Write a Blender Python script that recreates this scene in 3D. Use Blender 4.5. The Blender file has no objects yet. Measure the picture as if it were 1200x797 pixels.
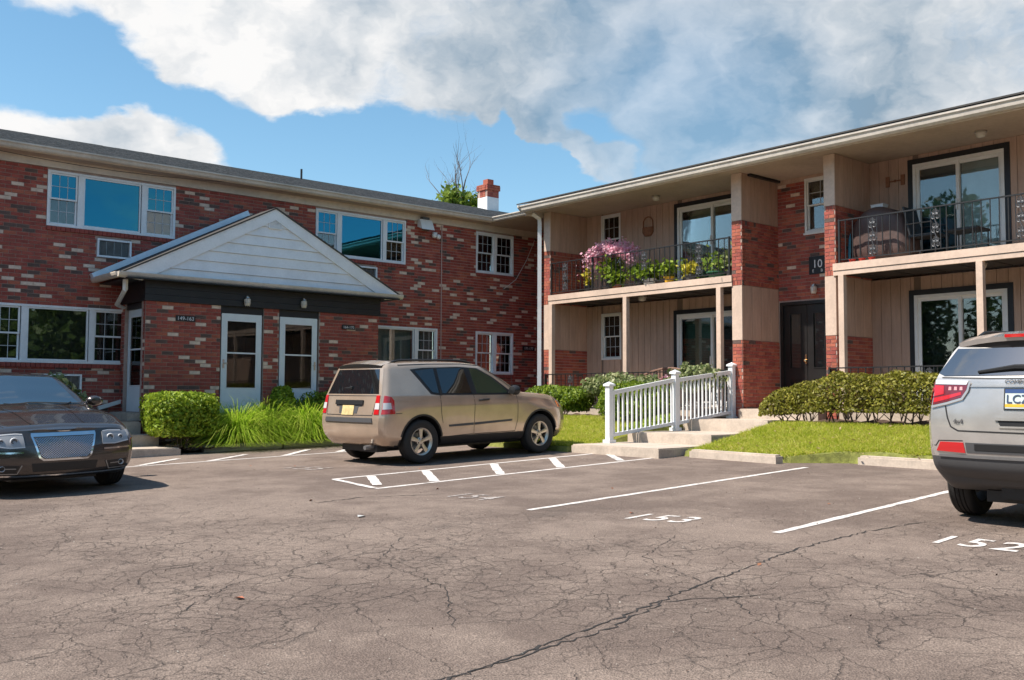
import bpy, bmesh, math, random
import numpy as np
from mathutils import Vector, Matrix
from mathutils.bvhtree import BVHTree
random.seed(7); RNG = np.random.default_rng(11)
R = math.radians; PI = math.pi
scene = bpy.context.scene
COL = scene.collection

# ------------------------------------------------------------------ camera
cam_d = bpy.data.cameras.new('camera'); cam = bpy.data.objects.new('camera', cam_d); COL.objects.link(cam)
f_px, pitch, roll, yaw = 1154.5, R(3.3624), R(0.2452), R(40.7015)
F = Vector((math.sin(yaw)*math.cos(pitch), math.cos(yaw)*math.cos(pitch), math.sin(pitch)))
R0 = Vector((math.cos(yaw), -math.sin(yaw), 0)); U0 = R0.cross(F)
RR = R0*math.cos(roll) + U0*math.sin(roll); UU = -R0*math.sin(roll) + U0*math.cos(roll)
EYE = 1.4
cam.matrix_world = Matrix(((RR.x, UU.x, -F.x, 0), (RR.y, UU.y, -F.y, 0), (RR.z, UU.z, -F.z, EYE), (0, 0, 0, 1)))
cam_d.sensor_fit = 'HORIZONTAL'; cam_d.sensor_width = 36; cam_d.lens = f_px/1200*36
cam_d.clip_start = 0.1; cam_d.clip_end = 3000
scene.camera = cam

# ------------------------------------------------------------------ light and sky
SUN_EL, SUN_AZ = R(55), R(-66)            # azimuth from +Y towards +X
to_sun = Vector((math.cos(SUN_EL)*math.sin(SUN_AZ), math.cos(SUN_EL)*math.cos(SUN_AZ), math.sin(SUN_EL)))
sun_d = bpy.data.lights.new('sun', 'SUN'); sun = bpy.data.objects.new('sun', sun_d); COL.objects.link(sun)
sun_d.energy = 5.0; sun_d.angle = R(0.55); sun_d.color = (1.0, 0.92, 0.82)
sun.rotation_euler = to_sun.to_track_quat('Z', 'Y').to_euler(); sun.location = (0, 0, 40)
scene.view_settings.view_transform = 'Standard'; scene.view_settings.look = 'None'
scene.view_settings.exposure = 0.56; scene.view_settings.gamma = 1.0
scene.cycles.max_bounces = 8; scene.cycles.transparent_max_bounces = 16
scene.cycles.sample_clamp_indirect = 6.0

world = bpy.data.worlds.new('World'); scene.world = world; world.use_nodes = True
wn = world.node_tree.nodes; wl = world.node_tree.links; wn.clear()
def N(tree, typ, **kw):
    n = tree.nodes.new(typ)
    for k, v in kw.items(): setattr(n, k, v)
    return n
wt = world.node_tree
out = N(wt, 'ShaderNodeOutputWorld'); bg = N(wt, 'ShaderNodeBackground'); wl.new(bg.outputs[0], out.inputs[0])
sky = N(wt, 'ShaderNodeTexSky', sky_type='NISHITA'); sky.sun_disc = False
sky.sun_elevation = SUN_EL; sky.sun_rotation = SUN_AZ; sky.air_density = 1.0; sky.dust_density = 0.4; sky.ozone_density = 2.0
tc = N(wt, 'ShaderNodeTexCoord')
def vmath(t, op, a, b=None):
    n = N(t, 'ShaderNodeVectorMath', operation=op)
    for i, s in enumerate((a, b)):
        if s is None: continue
        if hasattr(s, 'links'): t.links.new(s, n.inputs[i])
        else: n.inputs[i].default_value = s
    return n
def fmath(t, op, a, b=None, clamp=False):
    n = N(t, 'ShaderNodeMath', operation=op); n.use_clamp = clamp
    for i, s in enumerate((a, b)):
        if s is None: continue
        if hasattr(s, 'links'): t.links.new(s, n.inputs[i])
        else: n.inputs[i].default_value = s
    return n.outputs[0]
def noise(t, vec, scale, detail=6, rough=0.55):
    n = N(t, 'ShaderNodeTexNoise'); n.inputs['Scale'].default_value = scale
    n.inputs['Detail'].default_value = detail; n.inputs['Roughness'].default_value = rough
    if vec is not None: t.links.new(vec, n.inputs['Vector'])
    return n
def maprange(t, v, a, b, c=0.0, d=1.0, smooth=True):
    n = N(t, 'ShaderNodeMapRange'); n.interpolation_type = 'SMOOTHSTEP' if smooth else 'LINEAR'
    t.links.new(v, n.inputs[0])
    for i, x in zip((1, 2, 3, 4), (a, b, c, d)): n.inputs[i].default_value = x
    return n.outputs[0]
dirn = tc.outputs['Generated']
flat = vmath(wt, 'MULTIPLY', dirn, (1, 1, 2.0)).outputs[0]
w1 = noise(wt, flat, 7.0, 4); w2 = noise(wt, flat, 26.0, 5)
o1 = vmath(wt, 'MULTIPLY', vmath(wt, 'SUBTRACT', w1.outputs['Color'], (.5, .5, .5)).outputs[0], (.075, .075, .05)).outputs[0]
o2 = vmath(wt, 'MULTIPLY', vmath(wt, 'SUBTRACT', w2.outputs['Color'], (.5, .5, .5)).outputs[0], (.035, .035, .028)).outputs[0]
wd = vmath(wt, 'ADD', vmath(wt, 'ADD', dirn, o1).outputs[0], o2).outputs[0]
def pixdir(x, y):
    d = F + RR*((x-600)/f_px) - UU*((y-398.5)/f_px); return d.normalized()
# clouds: the masses that stand over the buildings, by direction (x, y of the view direction, angular radius, weight)
BLOBS = [(230,0,.07,1.0),(300,45,.07,1.0),(180,15,.06,.8),(360,75,.07,1.0),(440,70,.075,1.0),(520,60,.08,1.0),(400,10,.10,1.0),(600,50,.10,1.0),(250,75,.045,.9),(330,105,.03,.6),
         (680,45,.075,1.0),(780,90,.07,.9),(860,75,.12,1.0),(960,60,.15,1.0),(1080,60,.16,1.0),(1200,40,.19,1.0),(820,165,.035,.7),(900,150,.07,.9),
         (637,128,.030,2.6),(630,150,.022,1.8),(668,172,.022,1.6),(692,188,.026,2.0),(722,198,.022,1.6),(572,126,.016,1.6),(60,165,.055,1.2),(120,150,.05,1.2),(180,168,.045,1.1),(240,178,.03,.9),(-40,160,.07,1.0),
         (500,232,.022,.6),(480,225,.02,.5),(750,-60,.22,1.0),(1000,-100,.3,1.0),(450,-80,.2,.9),(40,5,.045,.6),(100,0,.05,.7),
         (90,85,.055,-1.2),(30,70,.06,-1.2),(150,95,.045,-.9),(230,125,.04,-.9),(320,160,.06,-1.0),(440,175,.08,-1.2),(560,185,.07,-1.2),(380,200,.06,-1.0),(620,215,.05,-.8),(735,155,.035,-.9),(660,205,.04,-.6),(600,160,.05,-1.1),(690,145,.04,-1.0),(560,140,.03,-.6)]
acc = None
for (x, y, rad, wgt) in BLOBS:
    d = vmath(wt, 'DISTANCE', wd, tuple(pixdir(x, y))).outputs['Value']
    m = maprange(wt, d, rad*1.35, rad*0.25, 0, wgt)
    acc = m if acc is None else fmath(wt, 'ADD', acc, m)
acc = fmath(wt, 'MAXIMUM', fmath(wt, 'MINIMUM', acc, 1.1), -.6)
fb = noise(wt, wd, 8.0, 12, 0.62); bil = noise(wt, wd, 13.0, 4, 0.5)
gen = noise(wt, flat, 2.3, 6, 0.55)                       # scattered cumulus over the rest of the sky
front = vmath(wt, 'DOT_PRODUCT', dirn, tuple(pixdir(600, 150))).outputs['Value']
away = maprange(wt, front, 0.86, 0.70, 0, 1)
gencov = fmath(wt, 'MULTIPLY', maprange(wt, gen.outputs[0], .54, .72, 0, 1.0), away)
dens = fmath(wt, 'ADD', fmath(wt, 'ADD', acc, gencov), fmath(wt, 'MULTIPLY', fmath(wt, 'SUBTRACT', fb.outputs[0], .5), 2.1))
veil = maprange(wt, vmath(wt, 'DISTANCE', wd, tuple(pixdir(800, 140))).outputs['Value'], .20, .03, 1.0, .55)
mask = fmath(wt, 'MULTIPLY', maprange(wt, dens, .10, 1.05), veil)
sepz = N(wt, 'ShaderNodeSeparateXYZ'); wl.new(dirn, sepz.inputs[0])
mask = fmath(wt, 'MULTIPLY', mask, maprange(wt, sepz.outputs[2], -0.01, 0.03))
# cloud bodies: white where thin and lit, grey in their thick undersides
up = vmath(wt, 'ADD', wd, (-.010, .004, .030)).outputs[0]
fu = noise(wt, up, 8.0, 12, 0.62); bilu = noise(wt, up, 13.0, 4, 0.5)
relief = fmath(wt, 'ADD', fmath(wt, 'MULTIPLY', fmath(wt, 'SUBTRACT', fu.outputs[0], fb.outputs[0]), .9), fmath(wt, 'MULTIPLY', fmath(wt, 'SUBTRACT', bilu.outputs[0], bil.outputs[0]), 1.3))
g1 = noise(wt, wd, 4.2, 6, .6)
greydir = vmath(wt, 'DISTANCE', wd, tuple(pixdir(790, 95))).outputs['Value']
gy = maprange(wt, greydir, .27, .04, 0, .62)
greydir2 = vmath(wt, 'DISTANCE', wd, tuple(pixdir(560, 10))).outputs['Value']
gy2 = maprange(wt, greydir2, .24, .02, 0, .38)
greydir3 = vmath(wt, 'DISTANCE', wd, tuple(pixdir(1100, 110))).outputs['Value']
gy3 = maprange(wt, greydir3, .20, .02, 0, .45)
shade = fmath(wt, 'ADD', fmath(wt, 'ADD', fmath(wt, 'ADD', gy, gy3), gy2), fmath(wt, 'ADD', relief, maprange(wt, g1.outputs[0], .40, .75, -.05, .45)), clamp=True)
ccol = N(wt, 'ShaderNodeMix', data_type='RGBA'); wl.new(shade, ccol.inputs[0])
ccol.inputs[6].default_value = (.66, .655, .65, 1); ccol.inputs[7].default_value = (.17, .25, .33, 1)
skc = N(wt, 'ShaderNodeHueSaturation'); skc.inputs['Saturation'].default_value = 1.12; skc.inputs['Value'].default_value = .84; skc.inputs['Hue'].default_value = .485
wl.new(sky.outputs[0], skc.inputs['Color'])
SKY_STRENGTH = 0.14
skm = vmath(wt, 'SCALE', skc.outputs[0]); skm.inputs['Scale'].default_value = SKY_STRENGTH
mixc = N(wt, 'ShaderNodeMix', data_type='RGBA'); wl.new(mask, mixc.inputs[0]); wl.new(skm.outputs[0], mixc.inputs[6]); wl.new(ccol.outputs[2], mixc.inputs[7])
wl.new(mixc.outputs[2], bg.inputs[0]); bg.inputs[1].default_value = 1.0

# ------------------------------------------------------------------ helpers
def gz(x, y): return 0.02946 + 0.027177*x + 0.006639*y          # the lot rises gently towards the buildings
GN = Vector((-0.027177, -0.006639, 1)).normalized()

def link(o): COL.objects.link(o); return o
class MB:
    """collects boxes, tubes, lathes and polygons into one mesh"""
    def __init__(s): s.v = []; s.f = []; s.m = []; s.sm = []
    def add(s, vs, fs, mat=0, smooth=False):
        b = len(s.v); s.v += [tuple(p) for p in vs]
        for q in fs: s.f.append([b+i for i in q]); s.m.append(mat); s.sm.append(smooth)
    def box(s, x0, x1, y0, y1, z0, z1, mat=0):
        s.add([(x0,y0,z0),(x1,y0,z0),(x1,y1,z0),(x0,y1,z0),(x0,y0,z1),(x1,y0,z1),(x1,y1,z1),(x0,y1,z1)],
              [(0,3,2,1),(4,5,6,7),(0,1,5,4),(1,2,6,5),(2,3,7,6),(3,0,4,7)], mat)
    def hexa(s, p, mat=0):
        s.add(p, [(0,3,2,1),(4,5,6,7),(0,1,5,4),(1,2,6,5),(2,3,7,6),(3,0,4,7)], mat)
    def prism(s, prof, a, b, axis='x', mat=0, smooth=False):
        """closed 2D profile swept from a to b along an axis; profile is (y,z) for x, (x,z) for y, (x,y) for z"""
        def P(q, t): return {'x': (t,q[0],q[1]), 'y': (q[0],t,q[1]), 'z': (q[0],q[1],t)}[axis]
        n = len(prof); vs = [P(q,a) for q in prof]+[P(q,b) for q in prof]
        fs = [(i,(i+1)%n,n+(i+1)%n,n+i) for i in range(n)]+[tuple(range(n))[::-1], tuple(range(n,2*n))]
        s.add(vs, fs, mat, smooth)
    def tube(s, pts, r, n=6, mat=0, cap=True):
        pts = [Vector(p) for p in pts]; rs = r if isinstance(r,(list,tuple)) else [r]*len(pts)
        vs = []; prev = None
        for i,p in enumerate(pts):
            t = (pts[min(i+1,len(pts)-1)]-pts[max(i-1,0)]).normalized()
            a = prev if prev is not None else (Vector((0,0,1)) if abs(t.z)<.9 else Vector((1,0,0)))
            a = (a - t*a.dot(t)).normalized(); b = t.cross(a); prev = a
            for k in range(n):
                c = 2*PI*k/n; vs.append(p+a*math.cos(c)*rs[i]+b*math.sin(c)*rs[i])
        fs = []
        for i in range(len(pts)-1):
            for k in range(n): fs.append((i*n+k, i*n+(k+1)%n, (i+1)*n+(k+1)%n, (i+1)*n+k))
        if cap: fs += [tuple(range(n))[::-1], tuple(range((len(pts)-1)*n, len(pts)*n))]
        s.add(vs, fs, mat, True)
    def lathe(s, prof, n=24, axis='z', mat=0, c=(0,0,0), closed=False):
        """profile of (r, h) spun about an axis"""
        vs = []; m = len(prof)
        for k in range(n):
            a = 2*PI*k/n; ca, sa = math.cos(a), math.sin(a)
            for r, h in prof:
                p = {'z': (r*ca, r*sa, h), 'y': (r*ca, h, r*sa), 'x': (h, r*ca, r*sa)}[axis]
                vs.append((p[0]+c[0], p[1]+c[1], p[2]+c[2]))
        fs = []
        for k in range(n):
            k2 = (k+1)%n
            for i in range(m-1 if not closed else m):
                i2 = (i+1)%m
                q = (k*m+i, k2*m+i, k2*m+i2, k*m+i2); fs.append(q if axis!='y' else q[::-1])
        s.add(vs, fs, mat, True)
    def mesh(s, name, mats, sharp=40):
        me = bpy.data.meshes.new(name); me.from_pydata(s.v, [], s.f)
        for m in (mats if isinstance(mats,(list,tuple)) else [mats]): me.materials.append(m)
        me.polygons.foreach_set('material_index', s.m); me.polygons.foreach_set('use_smooth', s.sm)
        if any(s.sm): me.set_sharp_from_angle(angle=R(sharp))
        me.update(); return me
def tagit(o, label=None, cat=None, group=None, kind=None):
    if label: o['label'] = label
    if cat: o['category'] = cat
    if group: o['group'] = group
    if kind: o['kind'] = kind
    return o
def thing(name, label, cat, loc=(0,0,0), rotz=0, group=None, mesh=None):
    o = bpy.data.objects.new(name, mesh); link(o); o.location = loc; o.rotation_euler = (0,0,rotz)
    return tagit(o, label, cat, group)
def obj(name, mesh, parent=None, loc=(0,0,0), rotz=0, kind=None, label=None, rot=None):
    o = bpy.data.objects.new(name, mesh); link(o)
    if parent is not None: o.parent = parent
    o.location = loc; o.rotation_euler = rot if rot else (0,0,rotz)
    if kind: o['kind'] = kind
    if label: o['label'] = label
    return o
def part(root, name, mb, mats, loc=(0,0,0), rotz=0, kind=None, label=None):
    """a part placed in the world, under a root that is not rotated"""
    me = mb.mesh(name, mats) if isinstance(mb, MB) else mb
    return obj(name, me, root, Vector(loc)-root.location, rotz, kind, label)

# ------------------------------------------------------------------ materials
MATS = {}
def mat(name, col, rough=.7, metal=0.0, spec=.5, bump=0, bscale=60, vary=0, vscale=4, coat=0, vcol=None, stretch=None):
    m = bpy.data.materials.new(name); m.use_nodes = True; t = m.node_tree; b = t.nodes['Principled BSDF']
    b.inputs['Base Color'].default_value = (*col, 1); b.inputs['Roughness'].default_value = rough; b.inputs['Metallic'].default_value = metal
    b.inputs['Specular IOR Level'].default_value = spec
    if coat: b.inputs['Coat Weight'].default_value = coat; b.inputs['Coat Roughness'].default_value = .03
    if bump or vary:
        tcn = N(t, 'ShaderNodeTexCoord'); vec = tcn.outputs['Object']
        if stretch: vec = vmath(t, 'MULTIPLY', vec, stretch).outputs[0]
    if vary:
        n = noise(t, vec, vscale, 6, .6); n2 = noise(t, vec, vscale*9, 4, .6)
        s = fmath(t, 'ADD', fmath(t, 'MULTIPLY', n.outputs[0], .65), fmath(t, 'MULTIPLY', n2.outputs[0], .35))
        mx = N(t, 'ShaderNodeMix', data_type='RGBA'); t.links.new(maprange(t, s, .3, .7), mx.inputs[0])
        c2 = vcol if vcol else tuple(min(1, c*(1+vary)) for c in col)
        c1 = tuple(c*(1-vary) for c in col) if not vcol else col
        mx.inputs[6].default_value = (*c1,1); mx.inputs[7].default_value = (*c2,1); t.links.new(mx.outputs[2], b.inputs['Base Color'])
    if bump:
        n = noise(t, vec, bscale, 5, .65); bp = N(t, 'ShaderNodeBump'); bp.inputs['Strength'].default_value = bump; bp.inputs['Distance'].default_value = .02
        t.links.new(n.outputs[0], bp.inputs['Height']); t.links.new(bp.outputs[0], b.inputs['Normal'])
    MATS[name] = m; return m
BRICKS = [mat('brick_red', (.335,.080,.058), .85, bump=.35, bscale=90, vary=.28, vscale=5),
          mat('brick_deep', (.285,.063,.047), .85, bump=.35, bscale=90, vary=.28, vscale=5),
          mat('brick_orange', (.385,.110,.066), .85, bump=.35, bscale=90, vary=.25, vscale=5),
          mat('brick_dark', (.115,.072,.060), .8, bump=.35, bscale=90, vary=.3, vscale=5),
          mat('brick_cream', (.66,.51,.41), .85, bump=.35, bscale=90, vary=.22, vscale=9)]
mortar = mat('mortar', (.42,.31,.265), .95, bump=.4, bscale=120, vary=.2)
white = mat('white_vinyl', (.77,.79,.81), .4, vary=.08, vscale=3)
grillem = mat('grille_vinyl', (.50,.52,.55), .5)
trimwhite = mat('white_trim', (.74,.73,.70), .45, vary=.07, vscale=1.5)
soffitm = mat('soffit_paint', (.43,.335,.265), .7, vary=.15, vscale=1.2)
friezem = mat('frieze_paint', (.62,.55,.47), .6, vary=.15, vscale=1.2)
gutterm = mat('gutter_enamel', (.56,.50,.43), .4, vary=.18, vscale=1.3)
tan = mat('tan_siding', (.47,.315,.235), .8, bump=.25, bscale=40, vary=.15, vscale=2, stretch=(6,6,.6))
tantrim = mat('tan_trim', (.60,.45,.355), .65, bump=.1, bscale=30, vary=.15, vscale=2)
blackpaint = mat('black_boards', (.012,.012,.014), .5, vary=.3)
doorblue = mat('door_paint', (.71,.77,.81), .4, vary=.05)
darkdoor = mat('black_door', (.014,.013,.013), .35, vary=.3)
iron = mat('black_iron', (.018,.017,.017), .45)
cast = mat('cast_scroll', (.11,.11,.115), .4, metal=.6, bump=.3, bscale=60)
concrete = mat('concrete', (.50,.42,.345), .9, bump=.3, bscale=70, vary=.2, vscale=3)
concreteold = mat('old_curb', (.40,.36,.31), .92, bump=.4, bscale=60, vary=.3, vscale=4)
steel = mat('grey_metal', (.30,.31,.32), .4, metal=.7, vary=.1)
nickel = mat('nickel', (.55,.52,.48), .3, metal=.9)
shingle = mat('shingle', (.25,.225,.205), .95, bump=.5, bscale=160, vary=.45, vscale=14)
roofdark = mat('roof_edge', (.05,.046,.043), .8, vary=.2)
flash = mat('blue_flashing', (.66,.76,.86), .35, metal=.2, vary=.08)
mulch = mat('mulch', (.075,.045,.032), .95, bump=1.0, bscale=45, vary=.6, vscale=20)
soil = mat('lawn_soil', (.19,.20,.045), .95, bump=.6, bscale=40, vary=.4, vscale=8)
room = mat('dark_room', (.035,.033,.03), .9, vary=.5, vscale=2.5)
sky_teal = mat('sky_reflection_blue', (.005,.34,.55), .8, vary=.12, vscale=2)  # teal backing colour stands in for blue sky mirrored in the panes
dull_teal = mat('dull_teal_backing', (.03,.095,.13), .8, vary=.2, vscale=2)  # dull teal backing sheet for panes and doors
shade_grey = mat('grey_curtain', (.22,.24,.25), .85, vary=.15, vscale=4, stretch=(8,8,.3))
green_back = mat('green_backing', (.10,.20,.14), .85, vary=.2, vscale=2)  # muted green backing sheet behind the left door panes
blindm = mat('blind_slat', (.62,.66,.62), .6, vary=.1)
rubber = mat('tyre_rubber', (.022,.021,.020), .75, bump=.2, bscale=80)
rimm = mat('alloy', (.62,.57,.49), .3, metal=.75)
blackplast = mat('black_plastic', (.018,.018,.019), .45)
greyplast = mat('grey_plastic', (.075,.075,.078), .55, bump=.1, bscale=200)
chrome = mat('chrome', (.80,.82,.85), .08, metal=1.0)
terracotta = mat('terracotta', (.38,.13,.07), .8, vary=.15)
wicker = mat('wicker', (.27,.115,.06), .8, bump=.6, bscale=90, vary=.3, vscale=20)
bark = mat('bark', (.115,.085,.065), .9, bump=.6, bscale=25, vary=.4, vscale=6)
deadbark = mat('dead_bark', (.16,.12,.10), .9, bump=.4, bscale=25, vary=.3)
yellowpot = mat('yellow_plastic', (.75,.42,.02), .5)
whitepot = mat('white_pot', (.65,.65,.63), .6)
brownvinyl = mat('brown_cover', (.085,.052,.045), .55, bump=.5, bscale=6, vary=.2)
tealm = mat('teal_plastic', (.02,.15,.22), .5)
redm = mat('red_plastic', (.55,.05,.03), .5)
signblk = mat('sign_black', (.010,.010,.011), .4)
signwht = mat('sign_white', (.72,.72,.74), .6)
lensm = mat('lamp_lens', (.60,.56,.50), .25)

def glassmat(name, tint, ior=1.5, base=.0, refl=(1,1,1)):
    m = bpy.data.materials.new(name); m.use_nodes = True; t = m.node_tree; t.nodes.clear()
    o = N(t,'ShaderNodeOutputMaterial'); tr = N(t,'ShaderNodeBsdfTransparent'); gl = N(t,'ShaderNodeBsdfGlossy'); mx = N(t,'ShaderNodeMixShader')
    tr.inputs[0].default_value = (*tint,1); gl.inputs['Roughness'].default_value = .015; gl.inputs[0].default_value = (*refl,1)
    fr = N(t,'ShaderNodeFresnel'); fr.inputs[0].default_value = ior
    tcn = N(t,'ShaderNodeTexCoord'); nn = noise(t, tcn.outputs['Object'], 1.7, 2); bp = N(t,'ShaderNodeBump'); bp.inputs['Strength'].default_value=.012; bp.inputs['Distance'].default_value=.05
    t.links.new(nn.outputs[0], bp.inputs['Height']); t.links.new(bp.outputs[0], gl.inputs['Normal']); 
    fac = fmath(t,'ADD', fr.outputs[0], base, clamp=True)
    t.links.new(fac, mx.inputs[0]); t.links.new(tr.outputs[0], mx.inputs[1]); t.links.new(gl.outputs[0], mx.inputs[2]); t.links.new(mx.outputs[0], o.inputs[0])
    return m
winglass = glassmat('window_glass', (.84,.88,.88), 1.55, .03); doorglass = glassmat('door_glass', (.55,.58,.58), 1.45, 0.0); skyglass = glassmat('sky_reflection_glass', (.10,.36,.46), 1.6, .34, (.06,.36,.52))  # last one: teal reflection colour paints blue sky into the upper panes
def carglass(name, col, spec=.5, ior=1.5):
    m = mat(name, col, .02, 0, spec); m.node_tree.nodes['Principled BSDF'].inputs['IOR'].default_value = ior; return m
tint = carglass('tinted_glass', (.008,.010,.012), .8, 1.7)
tintblue = carglass('windscreen_glass', (.012,.018,.022), .9, 2.5)
seeglass = glassmat('clear_car_glass', (.55,.62,.58), 1.6, .12)

def paint(name, col, metal=.55, rough=.24):
    m = mat(name, col, rough, metal, .5, coat=.8); t = m.node_tree; b = t.nodes['Principled BSDF']
    tcn = N(t,'ShaderNodeTexCoord'); n = noise(t, tcn.outputs['Object'], 700, 2); n2 = noise(t, tcn.outputs['Object'], 3.5, 5)
    s = fmath(t,'ADD', fmath(t,'MULTIPLY', n.outputs[0], .5), fmath(t,'MULTIPLY', n2.outputs[0], .5))
    mx = N(t,'ShaderNodeMix', data_type='RGBA'); t.links.new(maprange(t,s,.3,.7), mx.inputs[0])
    mx.inputs[6].default_value=(*[c*.86 for c in col],1); mx.inputs[7].default_value=(*[min(1,c*1.12) for c in col],1); t.links.new(mx.outputs[2], b.inputs['Base Color'])
    return m
gold = paint('gold_paint', (.60,.465,.35), .5); silver = paint('silver_paint', (.54,.515,.49), .55); umber = paint('umber_paint', (.078,.067,.062), .6, .20)
def lampmat(name, col):
    m = mat(name, col, .12, 0, .6, coat=1); return m
redlens = lampmat('red_lens', (.55,.012,.016)); clearlens = lampmat('clear_lens', (.62,.62,.63)); darkred = lampmat('smoked_red', (.16,.012,.016)); amber = lampmat('amber_lens', (.75,.20,.02))

def leafmat(name, c1, c2, c3, trans=.35):
    m = bpy.data.materials.new(name); m.use_nodes = True; t = m.node_tree; t.nodes.clear()
    o = N(t,'ShaderNodeOutputMaterial'); df = N(t,'ShaderNodeBsdfPrincipled'); tl = N(t,'ShaderNodeBsdfTranslucent'); mx = N(t,'ShaderNodeMixShader')
    df.inputs['Roughness'].default_value=.5; df.inputs['Specular IOR Level'].default_value=.35
    g = N(t,'ShaderNodeNewGeometry'); tcn = N(t,'ShaderNodeTexCoord'); nn = noise(t, tcn.outputs['Object'], 2.2, 3)
    v = fmath(t,'ADD', fmath(t,'MULTIPLY', g.outputs['Random Per Island'], .6), fmath(t,'MULTIPLY', nn.outputs[0], .45))
    cr = N(t,'ShaderNodeValToRGB'); t.links.new(v, cr.inputs[0]); e = cr.color_ramp.elements
    e[0].position=.15; e[0].color=(*c1,1); e[1].position=.85; e[1].color=(*c3,1); k = e.new(.5); k.color=(*c2,1)
    t.links.new(cr.outputs[0], df.inputs['Base Color']); t.links.new(cr.outputs[0], tl.inputs[0])
    mx.inputs[0].default_value = trans; t.links.new(df.outputs[0], mx.inputs[1]); t.links.new(tl.outputs[0], mx.inputs[2]); t.links.new(mx.outputs[0], o.inputs[0])
    return m
L_box = leafmat('boxwood_leaf', (.12,.20,.015), (.26,.37,.025), (.44,.53,.06))
L_hedge = leafmat('hedge_leaf', (.125,.085,.025), (.19,.20,.025), (.38,.34,.05))
L_dark = leafmat('yew_leaf', (.06,.11,.012), (.16,.25,.02), (.32,.40,.035))
L_vari = leafmat('variegated_leaf', (.11,.17,.05), (.24,.29,.12), (.48,.48,.26))
L_grass = leafmat('fountain_grass_blade', (.22,.40,.02), (.40,.58,.04), (.66,.72,.14), .5)
L_lawn = leafmat('lawn_blade', (.25,.33,.02), (.45,.52,.04), (.70,.60,.20), .5)
L_tree = leafmat('tree_leaf', (.10,.17,.02), (.18,.26,.03), (.28,.36,.06), .4)
L_far = leafmat('far_tree_leaf', (.035,.075,.015), (.07,.13,.02), (.12,.19,.04), .3)
L_pink = leafmat('pink_petal', (.86,.34,.48), (.92,.52,.64), (.97,.72,.80), .4)
L_yel = leafmat('yellow_leaf', (.42,.36,.03), (.62,.55,.05), (.75,.68,.12), .35)
L_lime = leafmat('lime_leaf', (.12,.22,.03), (.25,.36,.05), (.42,.50,.12), .35)

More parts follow.
